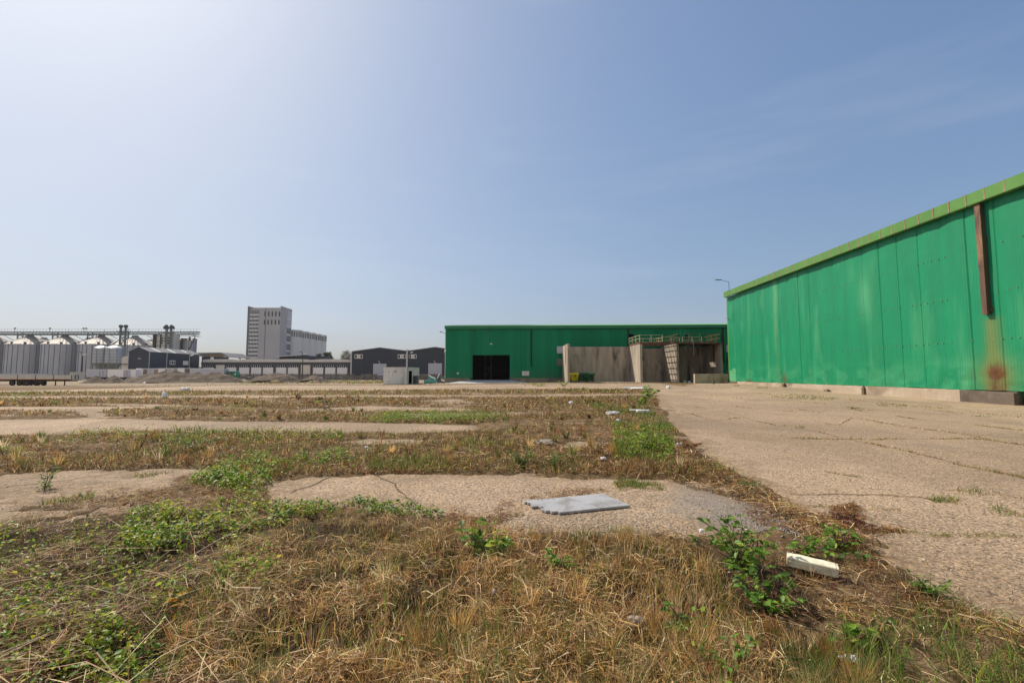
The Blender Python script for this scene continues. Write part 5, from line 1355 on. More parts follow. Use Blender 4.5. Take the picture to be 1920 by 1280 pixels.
MG = [(200, 935), (340, 905), (360, 880), (505, 890), (505, 935), (640, 948), (900, 990), (1050, 1010), (1300, 1012), (1330, 1060), (1000, 1020), (640, 992), (450, 990), (250, 950)]
x, y, z = scatter(MG, 15000, .40, 1.6, 14); n = len(x)
dry.straws(x, y, z + U(0, .05, n), U(.06, .3, n), U(.0025, .0045, n), pick([(DEAD, 1), (STRAW, .9), (RUSTB, .3)], n), .15)
x, y, z = scatter(MG, 9000, .45, 1.6, 15); n = len(x)
dry.blades(x, y, z, U(.04, .14, n), U(.0025, .0045, n), pick([(STRAW, 1), (DEAD, .6), (OLIVE, .5)], n), (.05, .9), .6)
# -- right foreground (soil, sparse dry)
RF = [(1290, 1010), (1400, 1012), (1500, 1010), (1610, 1020), (1660, 1075), (1730, 1110), (1960, 1220), (2270, 1400), (2270, 1500), (1300, 1500), (1380, 1200)]
x, y, z = scatter(RF, 14000, .45, 1.6, 8); n = len(x)
dry.straws(x, y, z + U(0, .04, n), U(.06, .3, n), U(.0022, .0045, n), pick([(STRAW, 1), (DEAD, .8), (RUSTB, .2)], n), .14)
x, y, z = scatter(RF, 12000, .47, 1.9, 9); n = len(x)
dry.blades(x, y, z, U(.04, .16, n), U(.0025, .0045, n), pick([(STRAW, .8), (DEAD, .6), (OLIVE, .3)], n), (.05, .9), .6)
BR = [(1630, 1190), (1760, 1130), (1960, 1210), (2270, 1400), (2270, 1500), (1680, 1500)]
x, y, z = scatter(BR, 5500, .48, 1.8, 10); n = len(x)
grn.blades(x, y, z, U(.05, .17, n), U(.0035, .007, n), pick([(GREEN, 1), (OLIVE, .7), (LEAFY, .2)], n), (.1, .8), .7)
x, y, z = scatter([(1480, 1230), (1700, 1200), (1700, 1500), (1380, 1500)], 3000, .5, 1.8, 11); n = len(x)
grn.blades(x, y, z, U(.06, .2, n), U(.003, .006, n), pick([(GREEN, 1), (OLIVE, 1)], n), (.05, .6), .5)
x, y, z = scatter([(1560, 960), (1610, 945), (1650, 1010), (1600, 1065), (1650, 1080), (1800, 1150), (1700, 1170), (1560, 1030)], 3500, .44, 2, 12, pave=0); n = len(x)
dry.straws(x, y, z + U(0, .06, n), U(.05, .2, n), U(.003, .006, n), pick([(RUSTB, 1), (DEAD, 1), (STRAW, .3)], n), .3)
# -- middle strips between the slabs
def strip(poly, nd, ng, seed, hd=.16, hg=.2, nl=0, rust=.15, sparse=.42, green=1.0):
    x, y, z = scatter(poly, nd, sparse, .9, seed); n = len(x); hs = .5 + 1.0 * fbm(x * .8, y * .8, seed + 400)
    dry.blades(x, y, z - .01, U(.3, 1, n) * hd * hs, wmin(y, U(.003, .006, n)), pick([(STRAW, .7), (DEAD, .7), (RUSTB, rust * 1.5), (OLIVE, .6)], n), (.05, .9), .5)
    x, y, z = scatter(poly, nd // 2, sparse - .12, 1.2, seed + 1); n = len(x)
    dry.straws(x, y, z + U(0, .05, n), U(.08, .28, n), wmin(y, U(.003, .005, n)) * .8, pick([(STRAW, .6), (DEAD, 1), (RUSTB, rust * 2)], n), .25)
    x, y, z = scatter(poly, int(ng * 1.15), .52, .55, seed + 2); n = len(x); hs = .5 + 1.0 * fbm(x * .8, y * .8, seed + 402)
    grn.blades(x, y, z - .01, U(.3, 1, n) * hg * hs, wmin(y, U(.004, .008, n)), pick([(GREEN, green), (OLIVE, 1.0)], n), (.02, .8), .55)
    if nl:
        x, y, z = scatter(poly, int(nl * 2.2), .55, .7, seed + 3); n = len(x)
        lef.leaves(np.stack([x, y, z + U(.02, .16, n)], 1), np.maximum(U(.03, .06, n), y * .0028), pick([(LEAFG, 1), (LEAFY, .35)], n))
A1 = [(-350, 834), (0, 820), (220, 812), (640, 817), (900, 813), (1180, 780), (1262, 800), (1300, 840), (1390, 900), (1290, 905), (1120, 892), (860, 886), (700, 888), (560, 892), (500, 905), (340, 885), (300, 876), (0, 890), (-350, 905)]
strip(A1, 46000, 10000, 20, .17, .22, 1500, .3)
strip([(1100, 760), (1215, 770), (1260, 800), (1265, 860), (1230, 890), (1150, 885), (1150, 800)], 2500, 15000, 26, .16, .30, 4200)
strip([(700, 835), (880, 830), (1180, 850), (1280, 890), (1120, 892), (860, 886), (690, 888)], 3000, 9000, 30, .2, .26, 500)
strip([(200, 808), (640, 812), (640, 832), (380, 838), (140, 830)], 2500, 6500, 34, .2, .32, 1400)
A2 = [(-350, 780), (0, 771), (300, 769.5), (560, 773), (870, 772), (880, 762), (1100, 755), (1235, 765), (1180, 782), (880, 796), (640, 792), (420, 792), (200, 781), (0, 783), (-350, 790)]
strip(A2, 26000, 6500, 40, .17, .20, 1500, .3, .34)
A3 = [(-350, 757), (0, 747.5), (760, 745.5), (1228, 742), (1238, 762), (1100, 757), (880, 764), (700, 760), (540, 768), (280, 761), (0, 762), (-350, 767)]
strip(A3, 26000, 6500, 50, .20, .22, 900, .35, .34)
A4 = [(-350, 746), (0, 735.5), (700, 732), (1230, 731), (1330, 738), (1230, 738), (760, 740), (0, 742), (-350, 750)]
strip(A4, 20000, 10000, 60, .34, .30, 700, .1, .38)
A5 = [(-350, 736), (0, 727), (400, 719.5), (720, 720), (840, 720), (1060, 718.5), (1320, 716), (1310, 724), (1230, 722), (700, 722.5), (0, 726), (-350, 735)]
strip(A5, 5000, 3500, 70, .32, .28, 0, .05, .5)
strip([(440, 714), (720, 712.5), (720, 719), (440, 719.5)], 2500, 5000, 76, .3, .4, 0, .0, .35)
strip([(1050, 726), (1340, 724), (1480, 729), (1560, 732), (1420, 737), (1180, 738), (1040, 735)], 3000, 6500, 80, .26, .26, 0)
strip([(1300, 718.5), (1372, 717.5), (1480, 726), (1360, 726), (1310, 723)], 900, 1200, 84, .22, .22, 0)
tufts(A1, 420, 24, 20, (.14, .34), [(STRAW, 1), (OLIVE, .5), (GREEN, .6), (DEAD, .3)], .45)
tufts(A2, 260, 44, 22, (.12, .27), [(STRAW, .8), (OLIVE, .7), (GREEN, .7), (DEAD, .8)], .45)
tufts(A3, 200, 54, 20, (.15, .32), [(STRAW, .8), (OLIVE, .8), (GREEN, .5), (RUSTB, .8), (LEAFY, .4)], .45)
clumps_later = [(A1, 60, .22, .2, 36, .05, 141), (A2, 60, .4, .3, 36, .05, 142), (A3, 45, .6, .4, 34, .05, 143)]
# on the pavement: grass in the joints and patches
for q, (jx, jy) in enumerate(JW):
    k = rng.integers(0, len(jx), int(len(jx) * (11 if jy[0] > 11 else 7 if q not in (10, 15) else 3)))
    x = jx[k] + rng.normal(0, .035, len(k)); y = jy[k] + rng.normal(0, .035, len(k))
    f = fbm(x * .9, y * .9, 500 + q, 3); kk = f > (.42 if jy[0] > 11 else .47); x, y = x[kk], y[kk]; z = terrain(x, y); n = len(x)
    dry.blades(x, y, z, U(.02, .075, n) * (1.25 if jy[0] > 11 else .8), wmin(y, U(.003, .006, n)), pick([(STRAW, 1.8), (OLIVE, .6), (RUSTB, .2)], n), (.6, 1.5), .3)
    kk = f[kk] > .60; n = kk.sum()
    grn.blades(x[kk], y[kk], z[kk], U(.02, .07, n), wmin(y[kk], U(.003, .006, n)) * .8, pick([(GREEN, 1), (OLIVE, 1.4)], n), (.4, 1.3), .5)
for pl, nn in (([(1435, 744), (1500, 738), (1575, 746), (1560, 751), (1470, 748)], 1500), ([(1850, 945), (1920, 962), (1990, 990), (1990, 1000), (1870, 985)], 900), ([(1735, 934), (1800, 935), (1795, 945), (1750, 942)], 250),
               ([(1790, 916), (1840, 920), (1905, 930), (1890, 936), (1800, 926)], 350), ([(1595, 763), (1620, 765), (1614, 773), (1590, 770)], 250), ([(1640, 756), (1700, 758), (1700, 764), (1640, 761)], 250), ([(1815, 779), (1860, 780), (1850, 784)], 150), ([(1460, 797), (1510, 800), (1505, 804), (1462, 802)], 260), ([(1415, 727), (1440, 726), (1440, 730), (1418, 731)], 300), ([(1380, 720), (1387, 721), (1385, 725), (1374, 724)], 120), ([(1880, 777), (1960, 784), (1960, 790), (1890, 782)], 150),
               ([(1150, 905), (1255, 908), (1250, 920), (1160, 920)], 1500), ([(80, 940), (180, 925), (170, 945), (70, 960)], 1500), ([(1080, 1000), (1180, 990), (1200, 1015), (1090, 1015)], 700), ([(240, 893), (330, 885), (260, 898)], 500)):
    x, y, z = scatter(pl, nn, .44, 2.2, nn, pave=0); n = len(x)
    grn.blades(x, y, z, U(.03, .12, n), wmin(y, U(.003, .006, n)), pick([(GREEN, 1), (OLIVE, 1.1), (STRAW, .5)], n), (.2, 1.2), .6)
# dead litter trails over the slab
for pl, nn in (([(850, 950), (950, 940), (985, 960), (900, 1000), (830, 985)], 2600), ([(985, 930), (1100, 915), (1150, 920), (1010, 945)], 1100), ([(100, 905), (350, 925), (460, 880), (470, 940), (200, 965), (90, 930)], 4200), ([(1270, 830), (1305, 830), (1300, 845), (1262, 845)], 900), ([(660, 875), (800, 872), (800, 890), (660, 886)], 2200),
               ([(1210, 768), (1255, 772), (1250, 778), (1205, 777)], 700), ([(1380, 900), (1460, 940), (1500, 1000), (1420, 985), (1340, 905)], 1800), ([(1560, 950), (1605, 945), (1612, 1000), (1560, 1000)], 1600), ([(1620, 994), (1690, 992), (1690, 998), (1620, 1000)], 260)):
    x, y, z = scatter(pl, nn, .46, 2.6, nn + 3, pave=0); n = len(x)
    dry.straws(x, y, z + U(0, .035, n), U(.04, .16, n), U(.003, .007, n), pick([(DEAD, 1), (RUSTB, .7), (STRAW, .6)], n), .3, bend=.25)
EG = [(1262, 842), (1345, 866), (1460, 930), (1565, 985), (1650, 1062), (1560, 1020), (1490, 1000), (1400, 955), (1290, 908)]
x, y, z = scatter(EG, 9000, .36, 2.0, 96); n = len(x)
dry.straws(x, y, z + U(0, .05, n), U(.05, .26, n), wmin(y, U(.003, .005, n)), pick([(STRAW, 1), (DEAD, .7), (RUSTB, .4)], n), .22, bend=.2)
x, y, z = scatter(EG, 5000, .44, 2.0, 97); n = len(x)
dry.blades(x, y, z, U(.03, .13, n), wmin(y, U(.003, .005, n)), pick([(STRAW, 1), (OLIVE, .6), (DEAD, .4)], n), (.1, 1.1), .6)
# sprinkle of loose straw over everything near
x, y, z = scatter([(-350, 880), (2270, 880), (2270, 1500), (-350, 1500)], 5000, .52, .8, 95, pave=0); n = len(x)
dry.straws(x, y, z + .012, U(.04, .22, n), U(.002, .004, n), pick([(STRAW, 1), (DEAD, .5)], n), .05)
# -- creeping leafy weeds, left and centre
def clumps(poly, n, rx, h, nl, size, pals, seed, thr=None, sc=1.0, pave=0):
    cx, cy, cz = scatter(poly, n, thr, sc, seed, pave)
    for a, b, c in zip(cx, cy, cz):
        k = int(nl * rng.uniform(.5, 1.4)); r_ = rx * rng.uniform(.5, 1.3); hh = h * rng.uniform(.5, 1.3)
        rr_ = r_ * np.sqrt(U(0, 1, k)); th = U(0, 6.283, k); q = 1 - (rr_ / r_) ** 2
        pos = np.stack([a + rr_ * np.cos(th), b + rr_ * np.sin(th), c + .01 + hh * q * U(.35, 1, k)], 1)
        lef.leaves(pos, U(.6, 1.2, k) * max(size, b * .0024), pick(pals, k), .55, az=th + rng.normal(0, .8, k))
GL = [(LEAFG, 1), (LEAFY, .25)]
DB = [(DEAD, 1), (RUSTB, .8), (OLIVE, .5), (STRAW, .25)]
for pl, n, rx, h, nl, sz, sd0 in ((A1, 620, .22, .17, 40, .03, 151), (A2, 700, .36, .20, 40, .035, 152), (A3, 700, .5, .26, 40, .045, 153), (A4, 300, .6, .3, 26, .06, 154)):
    clumps(pl, n, rx, h, nl, sz, DB, sd0, .46, .45, -1)
clumps(A4, 90, .6, .3, 26, .06, [(GREEN, 1), (OLIVE, 1)], 155, .48, .4, -1)
for a_ in clumps_later: clumps(a_[0], a_[1], a_[2], a_[3], a_[4], a_[5], [(LEAFG, .7), (LEAFY, .6), (OLIVE, .4)], a_[6], .52, .5, -1)
GY = [(LEAFG, .7), (LEAFY, .7)]
clumps([(350, 905), (430, 875), (520, 862), (640, 856), (650, 868), (540, 885), (500, 905), (470, 930), (400, 920)], 130, .17, .26, 60, .048, GL, 111)
clumps([(470, 890), (500, 930), (440, 985), (380, 975), (420, 920)], 55, .12, .12, 34, .042, GY + [(RUSTB, .1)], 112)
clumps([(240, 985), (330, 955), (420, 985), (350, 1030), (240, 1050)], 70, .11, .21, 44, .042, GY, 113)
clumps([(340, 980), (480, 945), (600, 950), (600, 975), (430, 1010)], 70, .10, .13, 30, .040, GY, 114)
clumps([(500, 950), (700, 940), (800, 955), (860, 985), (780, 972), (620, 970), (520, 985)], 70, .11, .10, 24, .045, [(LEAFG, 1), (GREEN, 1), (LEAFY, .2)], 115)
clumps([(-100, 1000), (300, 990), (360, 1090), (300, 1290), (-100, 1290)], 300, .07, .19, 13, .036, GY, 116)
clumps([(150, 1180), (240, 1180), (250, 1400), (150, 1400)], 30, .10, .18, 28, .042, GY, 117)
clumps([(-50, 1200), (80, 1210), (90, 1400), (-50, 1400)], 24, .09, .15, 22, .042, GY, 118)
clumps([(380, 1000), (500, 1020), (520, 1130), (400, 1130)], 70, .07, .19, 16, .036, GY, 119)
clumps([(690, 784), (780, 780), (945, 782), (940, 794), (800, 795), (700, 792)], 150, .34, .34, 60, .045, GL, 120)
clumps([(-50, 848), (30, 846), (45, 858), (-50, 862)], 12, .2, .12, 26, .05, GY, 121)
clumps([(140, 808), (230, 804), (300, 815), (250, 830), (150, 822)], 26, .3, .22, 40, .05, GY, 122)
clumps([(430, 765), (480, 755), (480, 772), (440, 775)], 10, .45, .35, 30, .05, GY, 123)
clumps([(380, 757), (430, 755), (420, 760), (320, 770), (330, 775)], 8, .4, .3, 26, .05, GY, 124)
clumps([(600, 742), (700, 741), (690, 746), (610, 746)], 12, .6, .4, 36, .05, GY + [(OLIVE, .6)], 125)
clumps([(20, 740), (70, 742), (60, 750), (20, 750)], 10, .7, .5, 46, .05, [(GREEN, 1)], 126)
clumps([(1240, 1190), (1290, 1170), (1300, 1215), (1250, 1225)], 4, .08, .12, 20, .045, GL, 127)
clumps([(480, 1050), (1250, 1050), (1250, 1400), (480, 1400)], 26, .07, .08, 6, .035, GL, 128, pave=-1)
clumps([(1300, 1190), (1450, 1220), (1500, 1400), (1300, 1400)], 14, .10, .11, 16, .042, GL, 129)
clumps([(1560, 1150), (1700, 1190), (1650, 1230), (1540, 1190)], 8, .10, .07, 9, .05, GL, 130)
# a few orange and red leaves
x, y, z = scatter([(280, 1130), (370, 1130), (360, 1180), (300, 1180)], 14, None, 1, 131); n = len(x)
lef.leaves(np.stack([x, y, z + U(.05, .12, n)], 1), U(.04, .07, n), pick([(np.array([(.55, .22, .02), (.6, .35, .03)]), 1)], n))
x, y, z = scatter([(1560, 1100), (1610, 1100), (1610, 1130), (1560, 1125)], 10, None, 1, 132); n = len(x)
lef.leaves(np.stack([x, y, z + U(.03, .06, n)], 1), U(.03, .06, n), pick([(np.array([(.10, .012, .02), (.07, .01, .02)]), 1)], n))
tag(dry.build('dry_grass', 'straw'), 'dry straw coloured grass and dead stalks covering the yard', 'grass', kind='stuff')
tag(grn.build('green_grass', 'straw'), 'green grass tufts growing through the dry stalks', 'grass', kind='stuff')
tag(lef.build('leafy_weeds', 'leaf'), 'low creeping green weeds in the cracks and verges', 'weeds', kind='stuff')
tag(twg.build('straw', 'straw'), 'long pale dead stems lying in the left foreground', 'stems', kind='stuff')

# ------------------------------------------------------------------ single plants
def plant(name, px, py, label, cat, stems, nleaf, lsize, pals, stemcol='bark', spread=.25, h=.4, dirbias=None, comp=3, tipflower=False, sr=.006):
    bx, by, bz = g1(px, py); bz = float(soil_z(np.array([bx]), np.array([by]))[0][0])
    o = thing(name, (bx, by, bz), label, cat)
    st = MB(); lv = Veg()
    for k in range(stems):
        az = R.uniform(0, 6.28) if dirbias is None else dirbias[0] + R.gauss(0, dirbias[1])
        hh = h * R.uniform(.6, 1.1); sp = spread * R.uniform(.4, 1.1)
        path = [(R.uniform(-.03, .03) + math.cos(az) * sp * (u ** 1.3), R.uniform(-.02, .02) + math.sin(az) * sp * (u ** 1.3), -.02 + hh * (u - .22 * u * u * (sp / max(h, .01))) * 1.0) for u in (0, .2, .4, .6, .8, 1.0)]
        st.tube(path, [sr, sr * .9, sr * .8, sr * .65, sr * .5, sr * .3], 5)
        m_ = max(2, nleaf // stems)
        for q in range(m_):
            u = .12 + .88 * (q + R.random() * .5) / m_; i = min(4, int(u * 5)); f = u * 5 - i
            p = np.array(path[i]) * (1 - f) + np.array(path[i + 1]) * f; la = az + R.choice((-1, 1)) * R.uniform(.5, 1.7)
            pet = lsize * R.uniform(.4, 1.0); p2 = p + np.array([math.cos(la), math.sin(la), .35]) * pet
            c_ = pick(pals, comp); ofs = np.linspace(-1.1, 1.1, comp) if comp > 1 else np.zeros(1)
            lv.leaves(np.repeat(p2[None], comp, 0), lsize * U(.5, 1.3, comp), c_, .5, az=la + ofs, droop=rng.normal(-.05, .35, comp))
    st.build('stem', stemcol, o); lv.build('foliage', 'leaf', o)
    return o
M('stem_red', (.14, .05, .035), (.09, .035, .025), 6, 1, .6); M('stem_green', (.10, .15, .04), (.14, .10, .05), 6, 1, .6)
BG = [(LEAFG, 1), (np.array([(.14, .26, .04)]), .5)]
plant('bramble_bush', 1392, 1085, 'biggest green bramble bush, sprawling on the soil near the white foam block', 'bramble', 15, 150, .058, BG, 'stem_red', .34, .42)
plant('bramble_bush', 1448, 1150, 'leafy green bramble bush below the white foam block', 'bramble', 9, 95, .052, BG, 'stem_red', .22, .32)
plant('bramble_shoot', 1490, 1058, 'reddish bramble runner ending in a leafy tuft behind the white foam block', 'bramble', 4, 46, .06, BG, 'stem_red', .50, .16, (.05, .22))
plant('bramble_shoot', 1580, 1045, 'compact leafy bramble tuft between the white foam block and the pavement edge', 'bramble', 7, 44, .055, BG, 'stem_red', .14, .2)
plant('leafy_shrub', 915, 1062, 'bright green leafy shrub rising from the golden grass below the grey panel', 'shrub', 11, 84, .06, BG + [(LEAFY, .4)], 'stem_green', .26, .36)
plant('leafy_shrub', 1062, 1075, 'small dark green shrub in the golden grass right of the brighter one', 'shrub', 7, 44, .055, BG, 'stem_green', .18, .22)
plant('bramble_shoot', 1285, 1200, 'thin bramble shoot in the dry golden grass near the half buried stone', 'bramble', 5, 34, .045, BG + [(LEAFY, .3)], 'stem_red', .12, .22)
plant('bramble_shoot', 1570, 1228, 'arching bramble shoot across the dry soil beside the torn paper', 'bramble', 5, 40, .055, [(LEAFG, 1), (OLIVE, .4)], 'stem_red', .42, .16, (.35, .5))
plant('bramble_shoot', 1350, 1262, 'low bramble shoot at the bottom edge under the bramble bushes', 'bramble', 6, 46, .045, BG, 'stem_red', .22, .2)
plant('sapling', 82, 918, 'spindly upright weed on bare slab at the far left', 'weed', 5, 46, .045, [(LEAFG, 1), (OLIVE, .7)], 'stem_green', .15, .40, comp=2)
plant('leaning_sapling', 1197, 768, 'green sapling leaning over the pavement edge above dead brush', 'sapling', 2, 60, .17, [(LEAFG, 1)], 'stem_green', 1.05, .95, (.15, .06), comp=2, sr=.014)
plant('dead_weed', 1192, 772, 'bare dark dead weed stalks fanning out beside the leaning sapling', 'weed', 8, 20, .04, [(DEAD, 1)], 'pole_brown', .9, .95, (2.6, .5), comp=1, sr=.008)
plant('flowering_weed', 1217, 850, 'tall pale flowered weed at the right end of the green strip', 'weed', 14, 170, .07, [(LEAFG, 1), (LEAFY, .6), (np.array([(.6, .6, .5)]), .06)], 'stem_green', .42, .50, comp=2)
plant('weed_tuft', 1404, 918, 'bushy grass green weed tuft on the gravelly pavement edge', 'weed', 18, 60, .05, [(OLIVE, 1), (GREEN, 1), (STRAW, .3)], 'stem_green', .16, .16, comp=1)
plant('weed_tuft', 1745, 1118, 'feathery bright green weed tuft at the pavement edge, lower right', 'weed', 18, 110, .035, [(GREEN, 1), (LEAFG, 1)], 'stem_green', .14, .16, comp=2)
plant('weed_tuft', 980, 878, 'feathery green weed tuft in the middle of the grass strip', 'weed', 16, 130, .04, [(GREEN, 1)], 'stem_green', .28, .40, comp=2)
plant('weed_tuft', 1042, 880, 'smaller feathery weed tuft to the right of the fuller one', 'weed', 9, 60, .04, [(GREEN, 1)], 'stem_green', .2, .34, comp=2)
plant('weed_tuft', 1180, 905, 'low olive weed tuft with a yellow flower on the slab above the panel', 'weed', 16, 70, .035, [(OLIVE, 1), (GREEN, .6), (np.array([(.7, .45, .02)]), .04)], 'stem_green', .2, .10, comp=2)
plant('weed_tuft', 610, 768, 'pale green weed tuft with dead stalks far back left of centre', 'weed', 12, 90, .16, [(LEAFG, .5), (DEAD, 1)], 'pole_brown', .9, .75, comp=1)
plant('weed_tuft', 370, 850, 'upright clump of blue green grass among straw, left of centre', 'weed', 18, 60, .07, [(GREEN, 1)], 'stem_green', .5, .40, comp=1)
plant('weed_tuft', 1013, 724, 'yellow green tuft in front of the long green warehouse near the yellow bin', 'weed', 16, 90, .16, [(LEAFY, 1), (GREEN, 1)], 'stem_green', 2.3, .7, comp=2)
plant('weed_tuft', 1058, 724, 'small round green tuft at the foot of the concrete bay wall', 'weed', 12, 70, .14, [(GREEN, 1), (LEAFY, .5)], 'stem_green', .7, .7, comp=2)
plant('dead_weed', 1338, 720, 'brown dead weed against the low pale concrete wall', 'weed', 14, 40, .10, [(DEAD, 1), (RUSTB, .5)], 'pole_brown', 1.0, 1.0, comp=1, sr=.012)
plant('dead_weed', 1592, 985, 'curled rust brown dead dock plant on the pavement edge', 'weed', 20, 130, .045, [(RUSTB, 1), (DEAD, .7)], 'stem_red', .22, .16, comp=2)
plant('dead_weed', 1282, 842, 'pale brown heap of dead leaves at the pavement corner', 'weed', 18, 150, .07, [(STRAW, .5), (RUSTB, .6), (DEAD, .7)], 'stem_red', .38, .15, comp=2)
# long dry canes by the pavement edge
cn = MB(); pts_ = [g1(p, q) for p, q in ((1325, 884), (1380, 893), (1440, 905), (1482, 917))]
cn.tube([(a, b, c + .05) for a, b, c in pts_], .006, 5); o = cn.build('dry_cane', 'concrete_light'); tag(o, 'long thin dry cane lying along the pavement edge', 'cane')

# ------------------------------------------------------------------ trees far behind
def tree(px, Y, ytop, wpx, label, pals, nl, seed, z0=-.6):
    r_ = random.Random(seed); x = gx(px, Y); hgt = gz(ytop, Y) - z0; rw_ = wpx / F * Y / 2
    o = thing('broadleaf_tree', (x, Y, z0), label, 'tree')
    tk_ = MB(); tk_.tube([(0, 0, -.2), (.1, 0, hgt * .25), (-.05, .1, hgt * .5), (0, 0, hgt * .8)], [.28, .22, .16, .06], 8)
    lv = Veg(); cz = hgt - rw_ * .95
    for k in range(46):
        a = r_.uniform(0, 6.28); e = r_.uniform(-.9, 1.45); rr_ = rw_ * r_.uniform(.45, .95)
        c_ = np.array([math.cos(a) * math.cos(e) * rr_, math.sin(a) * math.cos(e) * rr_, cz + math.sin(e) * rr_ * .9])
        if k < 16: tk_.tube([(0, 0, hgt * r_.uniform(.3, .6)), tuple(c_ * np.array([.5, .5, 1]) - np.array([0, 0, .5])), tuple(c_)], [.1, .06, .02], 5)
        n = nl // 46; d = rng.normal(0, 1, (n, 3)); d /= np.linalg.norm(d, axis=1)[:, None]
        lv.leaves(c_ + d * (rw_ * .28 * U(.2, 1, n) ** .5)[:, None], U(.22, .42, n), pick(pals, n) * r_.uniform(.75, 1.2), .9, .7, droop=rng.normal(0, .7, n))
    tk_.build('trunk', 'bark', o); lv.build('crown', 'leaf', o)
tree(614, 220, 659.5, 21, 'dense dark green tree next to the white concrete silos', [(np.array([(.05, .08, .025), (.035, .06, .018), (.07, .10, .03)]), 1)], 3200, 5)
tree(649, 218, 656.5, 25, 'thin crowned tree with brownish leaves beside the left navy warehouse', [(np.array([(.10, .09, .03), (.14, .08, .035), (.07, .09, .03)]), 1)], 1700, 9)
tree(598, 236, 662, 12, 'little dark tree peeking out from behind the white silos', [(np.array([(.05, .08, .025)]), 1)], 1000, 12)

# ------------------------------------------------------------------ loose things on the ground
c4 = [g1(p, q) for p, q in ((980, 944), (1130, 930), (1181, 952), (1022, 969))]
P0 = Vector(c4[0]); ex = Vector(c4[1]) - P0; ey = Vector(c4[3]) - P0; e2 = Vector(c4[2]) - Vector(c4[1])
pn = MB(); nr = 22
for k in range(nr):
    t0, t1 = k / nr, (k + .86) / nr; s0 = (.0, .02, .035, .01, .0, .06, .10, .04, .05, .09, .16)[int(k / 2) % 11] + R.uniform(0, .012)
    def PT(s, t_): a = P0 + ey * t_; b = Vector(c4[1]) + e2 * t_; return a + (b - a) * s
    for hz0, hz1, ta, tb in ((.014, .036, t0, t1), (.014, .033, t1, (k + 1) / nr)):
        vs = [PT(s, t_) + Vector((0, 0, hz)) for hz in (hz0, hz1) for s, t_ in ((s0, ta), (1, ta), (1, tb), (s0, tb))]
        pn.add(vs, [(3, 2, 1, 0), (4, 5, 6, 7), (0, 1, 5, 4), (1, 2, 6, 5), (2, 3, 7, 6), (3, 0, 4, 7)])
pl_ = bpy.data.objects.new('ribbed_panel', None); COL.objects.link(pl_); pl_.location = P0; tag(pl_, 'grey ribbed sheet panel with one broken ragged end lying flat on the concrete', 'panel')
for q in range(len(pn.v)): pn.v[q] = tuple(Vector(pn.v[q]) - P0)
pn.build('sheet', 'panel_grey', pl_)
co = MB(); vs = [PT(s, t_) - P0 + Vector((0, 0, hz)) for hz in (.0, .0135) for s, t_ in ((.06, .03), (.99, .03), (.99, .97), (.17, .97))]
co.add(vs, [(3, 2, 1, 0), (4, 5, 6, 7), (0, 1, 5, 4), (1, 2, 6, 5), (2, 3, 7, 6), (3, 0, 4, 7)]).build('foam_core', 'panel_core', pl_)
def lump(name, mat, size, seed, sub=3, rough=.25):
    b = bmesh.new(); bmesh.ops.create_icosphere(b, subdivisions=sub, radius=1); r_ = np.array([v.co[:] for v in b.verts])
    f = fbm(r_[:, 0] * 1.4 + seed, r_[:, 1] * 1.4 + r_[:, 2] * 1.1, seed, 4) - .5; g_ = fbm(r_[:, 0] * 4 + seed, r_[:, 1] * 4 + r_[:, 2] * 3, seed + 4, 3) - .5
    for v, a, c_ in zip(b.verts, f, g_):
        k = 1 + a * rough * 4 + c_ * rough * 2; v.co = (v.co.x * size[0] * k, v.co.y * size[1] * k, max(v.co.z, -.35) * size[2] * k)
    me = bpy.data.meshes.new(name); b.to_mesh(me); b.free(); me.materials.append(MATS[mat]); o = bpy.data.objects.new(name, me); COL.objects.link(o); return o
def put(o, px, py, dz, label, cat, rz=0, group=None):
    x, y, z = g1(px, py); z = float(soil_z(np.array([x]), np.array([y]))[0][0]); o.location = (x, y, z + dz); o.rotation_euler = (0, 0, rz); return tag(o, label, cat, group)
bm_ = bmesh.new(); bmesh.ops.create_cube(bm_, size=1); bmesh.ops.bevel(bm_, geom=bm_.edges[:], offset=.05, segments=2, affect='EDGES'); bmesh.ops.subdivide_edges(bm_, edges=bm_.edges[:], cuts=7, use_grid_fill=True)
co_ = np.array([v.co[:] for v in bm_.verts]); fn_ = fbm(co_[:, 0] * 9 + 3, co_[:, 1] * 5 + co_[:, 2] * 4, 77, 4) - .5; f2_ = np.minimum(fbm(co_[:, 0] * 4 + co_[:, 2] * 3, co_[:, 1] * 4 + 9, 78, 2) - .30, 0)
for v, a, c_ in zip(bm_.verts, fn_, f2_):
    k = 1 + a * .09 + c_ * .9 * (abs(v.co.x) > .4)
    v.co = (v.co.x * .33 * (1 + c_ * .3), v.co.y * .10 * k, (v.co.z + .5) * .07 * k)
me_ = bpy.data.meshes.new('foam_block'); bm_.to_mesh(me_); bm_.free(); me_.materials.append(MATS['foam']); b_ = bpy.data.objects.new('foam_block', me_); COL.objects.link(b_); put(b_, 1523, 1092, .035, 'white foam block lying in the weeds by the pavement edge', 'foam block', rad(-28)); b_.rotation_euler = (rad(6), rad(4), rad(-30))
put(lump('stone', 'stone', (.20, .12, .10), 4, 3, .18), 1022, 834, .01, 'pale angular stone lying in the dry grass strip', 'stone')
put(lump('stone', 'stone', (.055, .04, .055), 14, 3, .12), 1192, 1192, .02, 'small pinkish grey stone half buried in the golden grass', 'stone')
put(lump('plastic_bag', 'plastic_white', (.42, .25, .22), 24), 345, 731, .02, 'flattened white plastic bag on the far strip below the big gravel pile', 'litter')
put(lump('plastic_bag', 'plastic_white', (.22, .15, .35), 34), 308, 745, .02, 'crumpled upright white plastic bag on the nearer strip at left', 'litter')
